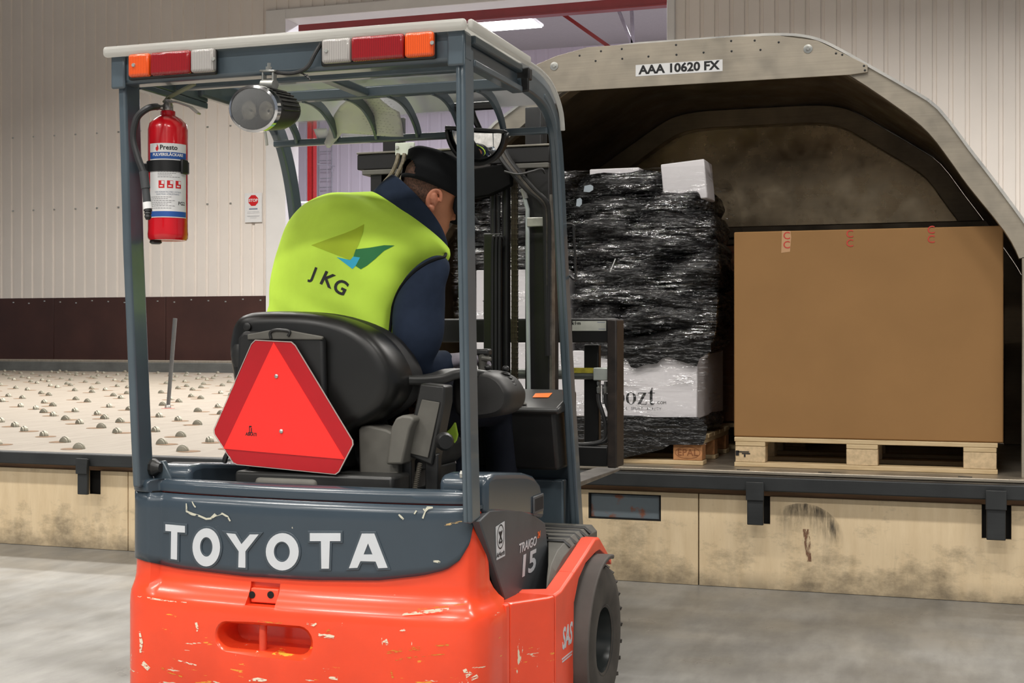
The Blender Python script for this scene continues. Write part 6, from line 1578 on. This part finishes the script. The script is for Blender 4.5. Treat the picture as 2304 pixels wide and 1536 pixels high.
def vest_letter(ch, cx, cy, h, deg):
    """One printed letter, turned by deg and laid on the folds of the cloth."""
    cu = bpy.data.curves.new('print_letter', 'FONT'); cu.body = ch; cu.size = h / .70; cu.offset = h * .034; cu.align_x = 'CENTER'; cu.align_y = 'CENTER'; cu.resolution_u = 4
    t = bpy.data.objects.new('tmp', cu); C.objects.link(t); dg = bpy.context.evaluated_depsgraph_get(); dg.update()
    me = bpy.data.meshes.new_from_object(t.evaluated_get(dg)); C.objects.unlink(t); bpy.data.objects.remove(t)
    bm = bmesh.new(); bm.from_mesh(me); bmesh.ops.triangulate(bm, faces=bm.faces[:])
    for _ in range(2): bmesh.ops.subdivide_edges(bm, edges=[e for e in bm.edges if e.calc_length() > 6], cuts=1); bmesh.ops.triangulate(bm, faces=bm.faces[:])
    a = math.radians(deg); ca, sa = math.cos(a), math.sin(a); bm.verts.index_update(); m = MB()
    m.add([on_vest(cx + v.co.x * ca + v.co.y * sa, cy + v.co.x * sa - v.co.y * ca, .0015) for v in bm.verts], [[v.index for v in f.verts] for f in bm.faces]); bm.free()
    return m.build('print_letter', M_ink, vest, smooth=180)
vest_letter('J', 706, 616, 27, 21); vest_letter('K', 736, 630, 31, 25); vest_letter('G', 766, 647, 31, 27)
# dark binding of the arm hole
bind = [(1003, 571), (999, 578), (980, 583), (958, 593), (932, 611), (907, 638), (891, 668), (882, 700), (878, 735), (875, 768)]
pts = [];
for x, y in bind:
    d = (at(x, y, Y=3.7) - ORI).normalized(); h = bvh2.ray_cast(ORI, d); pts.append((h[0] - d * .002) if h[0] else at(x, y, Y=3.76))
m = MB(); m.tube(smoothcurve(pts, 4), .005, 8); m.build('vest_binding', M_cap, DR, smooth=180)
lb_ = [(648, 566), (668, 523), (698, 487), (742, 462), (780, 455)]
# gloves: palm, four fingers and a thumb closed on the lever
def glove(wr_, fwd, down, side, name, curl=1.0):
    """wr_ wrist, fwd along the hand, down = palm side, side = towards the thumb."""
    m = MB(); fwd, down, side = fwd.normalized(), down.normalized(), side.normalized()
    m.loft([[wr_ + fwd * t + side * (w * math.cos(a)) + down * (d * math.sin(a)) for a in [2 * PI * k / 16 for k in range(16)]] for t, w, d in ((-.045, .034, .026), (-.01, .034, .024), (.02, .040, .022), (.055, .046, .021), (.085, .044, .018), (.095, .038, .014))])
    for j, (off, ln) in enumerate(((.031, .074), (.010, .083), (-.011, .077), (-.031, .060))):
        b_ = wr_ + fwd * .085 + side * off; p1 = b_ + fwd * ln * .42 + down * ln * .12 * curl; p2 = p1 + fwd * ln * .16 + down * ln * .34 * curl; p3 = p2 - fwd * ln * .12 * curl + down * ln * .28 * curl
        m.tube([b_ - fwd * .02, b_, p1, p2, p3], [.0105, .0105, .0098, .0092, .0075], 10)
    t0 = wr_ + fwd * .025 + side * .030 + down * .006; t1 = t0 + fwd * .030 + side * .022 + down * .018; t2 = t1 + fwd * .030 + side * .002 + down * .022
    m.tube([t0 - fwd * .012, t0, t1, t2], [.014, .0135, .012, .009], 10)
    g = m.build(name, M_glove, DR, smooth=180)
    md = g.modifiers.new('weld', 'REMESH'); md.mode = 'VOXEL'; md.voxel_size = .0034; md.use_smooth_shade = True
    md = g.modifiers.new('soften', 'SMOOTH'); md.iterations = 2
    return frozen(g)
w0 = at(1014, 811, Y=3.905)
glove(w0, CR_ * .80 + CF_ * .55 + UP_ * .10, -UP_ + CR_ * .15, CF_ * -.2 + CF_ - CR_ * .55 if False else (CF_ * .8 - CR_ * .55), 'glove')
glove(Vector((-1.928, 4.055, 1.150)), Vector((.25, .55, .45)), Vector((.2, .55, -.75)), Vector((.9, -.25, .1)), 'glove')
# ---------------------------------------------------------------- fire extinguisher on the left rear post
EX = at(378, 400, Y=3.345); z0 = at(378, 541, Y=3.345).z; z1 = at(378, 262, Y=3.345).z
ext = thing('fire_extinguisher', 'red fire extinguisher strapped to the left rear post of the forklift', 'extinguisher', (EX.x, EX.y, z0))
ER = .0565; Hh = z1 - z0
m = MB(); m.lathe([(.030, .004), (ER - .004, 0), (ER, .006), (ER + .001, .018), (ER, .028), (ER, Hh - .040), (ER - .004, Hh - .022), (ER - .018, Hh - .008), (.026, Hh - .001), (.021, Hh + .002), (.021, Hh + .014), (.018, Hh + .016)], (EX.x, EX.y, z0), (0, 0, 1), 40)
m.build('cylinder', plain('red_enamel', (206, 16, 30), .22, var=.03, coat=.5), ext, smooth=45)
M_met = sheet_metal('valve_metal', (190, 184, 178), .28, .85, .12, 30)
vz = z0 + Hh + .014
m = MB(); m.lathe([(.013, 0), (.015, .004), (.015, .018), (.012, .024), (.012, .034)], (EX.x, EX.y, vz), (0, 0, 1), 16); V = m.build('valve', M_met, ext)
m = MB(); m.tube([(EX.x - .012, EX.y, vz + .012), (EX.x - .034, EX.y - .012, vz + .013)], [.009, .007], 10); m.build('hose_union', M_met, V)
m = MB(); m.bar([(EX.x - .012, EX.y, vz + .026), (EX.x + .004, EX.y, vz + .042), (EX.x + .045, EX.y, vz + .058), (EX.x + .088, EX.y, vz + .075)], .020, .006, (0, 1, 0)); m.build('squeeze_lever', plain('dull_lever', (120, 122, 100), .4, .3), ext, bevel=.002)
m = MB(); m.bar([(EX.x - .004, EX.y, vz + .028), (EX.x + .030, EX.y, vz + .026), (EX.x + .075, EX.y, vz + .010), (EX.x + .103, EX.y, vz - .012)], .020, .006, (0, 1, 0)); m.build('carry_handle', M_met, ext, bevel=.002)
hx = [(EX.x - .030, EX.y - .01, vz + .013), tuple(at(350, 240, Y=3.25)), tuple(at(330, 245, Y=3.208)), tuple(at(308, 266, Y=3.203)), tuple(at(300, 308, Y=3.203)), tuple(at(309, 350, Y=3.203)), tuple(at(324, 390, Y=3.205))]
m = MB(); m.tube(smoothcurve(hx, 6), .0095, 10); m.build('hose', plain('black_rubber_hose', (32, 33, 35), .5), ext)
G = lambda x, y: at(x, y, Y=3.205)
m = MB(); m.tube([G(323, 386), G(328, 424)], .0125, 12); m.tube([G(328, 424), G(331, 456)], [.0105, .011], 12); m.build('hose_grip', plain('grey_black_rubber', (58, 60, 62), .5), ext)
m = MB(); m.tube([G(331, 455), G(333, 470)], .0125, 12); m.build('white_ring', M_paper, ext)
q_ = G(333, 470); m = MB(); m.lathe([(.011, 0), (.012, .006), (.009, .007), (.011, .013), (.008, .014), (.010, .022), (.006, .030)], q_, (0, 0, -1), 12); m.build('nozzle', M_black, ext)
def on_cyl(u, z, add=.0008):  # u metres round the surface from the middle of the label
    t = u / ER; d0 = Vector((math.sin(t) * _c + math.cos(t) * _s, math.sin(t) * _s - math.cos(t) * _c, 0)); return Vector((EX.x, EX.y, z)) + d0 * (ER + add)
def band(name, u0, u1, za, zb_, mat, add, parent=ext, n=24):
    m = MB(); vs = []
    for i in range(n + 1):
        u = u0 + (u1 - u0) * i / n; vs += [on_cyl(u, za, add), on_cyl(u, zb_, add)]
    m.add(vs, [(2 * i, 2 * i + 2, 2 * i + 3, 2 * i + 1) for i in range(n)]); return m.build(name, mat, parent, smooth=180)
zt = lambda py: at(378, py, Y=3.30).z
lab = band('label', -.045, .075, zt(489), zt(322), M_paper, .0007)
band('blue_band', -.044, .074, zt(357), zt(342), M_blueprint, .0010, lab); band('blue_band', -.044, .074, zt(487), zt(475), M_blueprint, .0010, lab)
def cyl_text(s_, u, z, size, mat, bold=0, add=.0014, align='CENTER'):
    cu = bpy.data.curves.new('lettering', 'FONT'); cu.body = s_; cu.size = size; cu.offset = bold; cu.align_x = align; cu.align_y = 'CENTER'; cu.resolution_u = 2
    t = bpy.data.objects.new('tmp', cu); C.objects.link(t); dg = bpy.context.evaluated_depsgraph_get(); dg.update()
    me = bpy.data.meshes.new_from_object(t.evaluated_get(dg)); C.objects.unlink(t); bpy.data.objects.remove(t)
    for v in me.vertices: v.co = on_cyl(u + v.co.x, z + v.co.y, add) - wloc(lab)
    me.materials.clear(); me.materials.append(mat); o = bpy.data.objects.new('lettering', me); C.objects.link(o); o.parent = lab
    return o
cyl_text('Presto', .016, zt(332), .019, M_ink, .0004); cyl_text('PULVERSLÄCKARE', .014, zt(348), .0112, M_paper, .0004)
m = MB(); m.add([on_cyl(-.017 + .006 * x, zt(332) + .011 * y, .0012) for x, y in ((0, -1), (.8, -.4), (.6, .3), (0, 1), (-.1, .2), (-.7, .1), (-.8, -.5))], [(0, 1, 2, 3, 4, 5, 6)]); m.build('flame_mark', M_redprint, lab, smooth=0)
for k in range(3):
    u = -.004 + .024 * k; band('pictogram', u - .0085, u + .0085, zt(423), zt(406), M_redprint, .0010, lab, 4)
    band('pictogram_figure', u + .000, u + .0075, zt(414), zt(407), M_paper, .0014, lab, 2); band('pictogram_figure', u - .005, u + .004, zt(420), zt(417), M_paper, .0014, lab, 2)
cyl_text('VAR FÖRSIKTIG MED VÄTSKA', .014, zt(432), .0058, M_greyink); cyl_text('ELEKTRISK UTRUSTNING', .014, zt(437), .0058, M_greyink)
cyl_text('PG2', .055, zt(457), .014, M_ink, .0002)
m = MB()
for k, py in enumerate((386, 390, 394, 398, 443, 447, 451, 455, 459, 463, 468)):
    u0, u1 = (-.015, .05 - .012 * (k % 3)) if k < 4 else (-.038, .035 - .01 * (k % 3)); a_, b_ = on_cyl(u0, zt(py)), on_cyl(u1, zt(py))
    for i in range(8):
        ua, ub = u0 + (u1 - u0) * i / 8, u0 + (u1 - u0) * (i + .8) / 8; m.add([on_cyl(ua, zt(py) - .0006, .0012), on_cyl(ub, zt(py) - .0006, .0012), on_cyl(ub, zt(py) + .0006, .0012), on_cyl(ua, zt(py) + .0006, .0012)], [(0, 1, 2, 3)])
m.build('small_print', plain('mid_grey_ink', (110, 108, 112), .6), lab, smooth=0)['kind'] = 'stuff'
m = MB()
m.lathe([(ER + .0005, zt(385) - z0), (ER + .0035, zt(385) - z0), (ER + .0035, zt(360) - z0), (ER + .0005, zt(360) - z0)], (EX.x, EX.y, z0), (0, 0, 1), 40, cap=False); S = m.build('strap', M_black, ext, smooth=45)
m = MB(); m.box(EX.x - ER - .03, EX.x - ER + .01, EX.y - .02, EX.y + .02, zt(383), zt(361)); m.build('bracket', M_black, ext, bevel=.003)
q = at(424, 372, Y=3.33); m = MB(); m.cbox((EX.x + ER + .004, EX.y - .01, q.z - .003), (.009, .03, .042)); m.build('strap_buckle', M_black, ext, bevel=.003)
m = MB(); m.lathe([(.016, 0), (.018, .008), (.012, .012)], (EX.x - .028, EX.y - .02, z0 + .001), (0, 0, -1), 12); m.build('foot_clip', M_dash, ext)
# ---------------------------------------------------------------- papers under the front screen
def paper(name, label, pts, yz, wav=.010, mat=None):
    """A limp sheet: outline given over the photo, laid on the curved run of the screen."""
    bm = bmesh.new(); vv = [bm.verts.new((x, y, 0)) for x, y in pts]; bm.faces.new(vv); bmesh.ops.triangulate(bm, faces=bm.faces[:])
    for _ in range(3): bmesh.ops.subdivide_edges(bm, edges=[e for e in bm.edges if e.calc_length() > 14], cuts=1); bmesh.ops.triangulate(bm, faces=bm.faces[:])
    m = MB(); bm.verts.index_update()
    P = []
    for v in bm.verts:
        p = at(v.co.x, v.co.y, Y=lerp_table(yz, v.co.y)); P.append(p + CF_ * (noise.noise(p * 14) * wav))
    m.add(P, [[v.index for v in f.verts] for f in bm.faces]); bm.free()
    o = m.build(name, mat or pp, None, smooth=180, solid=.0006); return tag(o, label, 'paper', 'papers behind the roof screen')
paper('paper_sheet', 'big limp handwritten sheet drooping behind the curved roof screen', [(735, 332), (730, 322), (738, 300), (742, 280), (752, 258), (765, 238), (780, 226), (800, 222), (828, 210), (845, 212), (862, 228), (880, 242), (899, 252), (905, 280), (908, 308), (880, 308), (850, 306), (812, 302), (790, 300), (770, 300), (762, 310), (752, 322), (742, 334)], [(205, 3.90), (250, 4.0), (300, 4.035), (335, 4.03)])
m = MB()
for k in range(13):
    x0, y0 = 800 + 5 * k % 30, 222 + 6.5 * k
    for j in range(7):
        x = x0 + 22 + j * 9 + random.uniform(-2, 2) - k
        if x > 900 or y0 > 300: continue
        a = at(x, y0 + j * 1.0, Y=lerp_table([(205, 3.885), (250, 3.985), (300, 4.02)], y0)); m.box(a.x - .003, a.x + .003 * random.uniform(.2, 1.2), a.y - .0005, a.y, a.z - .0006, a.z + .0006)
wrt = m.build('handwriting', plain('pencil_grey', (150, 148, 150), .8), None, smooth=0); wrt['kind'] = 'stuff'
ps_ = [o for o in C.objects if o.name == 'paper_sheet'][0]; wrt.parent = ps_
paper('paper_slip', 'white slip lying flat at the foot of the roof screen', [(762, 316), (772, 302), (790, 300), (826, 304), (828, 310), (836, 311), (838, 314), (770, 318)], [(300, 4.06), (318, 4.06)], .002, M_paper)
paper('paper_slip', 'small printed slip left of the big handwritten sheet', [(705, 290), (735, 288), (740, 300), (730, 318), (716, 316)], [(288, 4.05), (318, 4.06)], .002, M_paper)
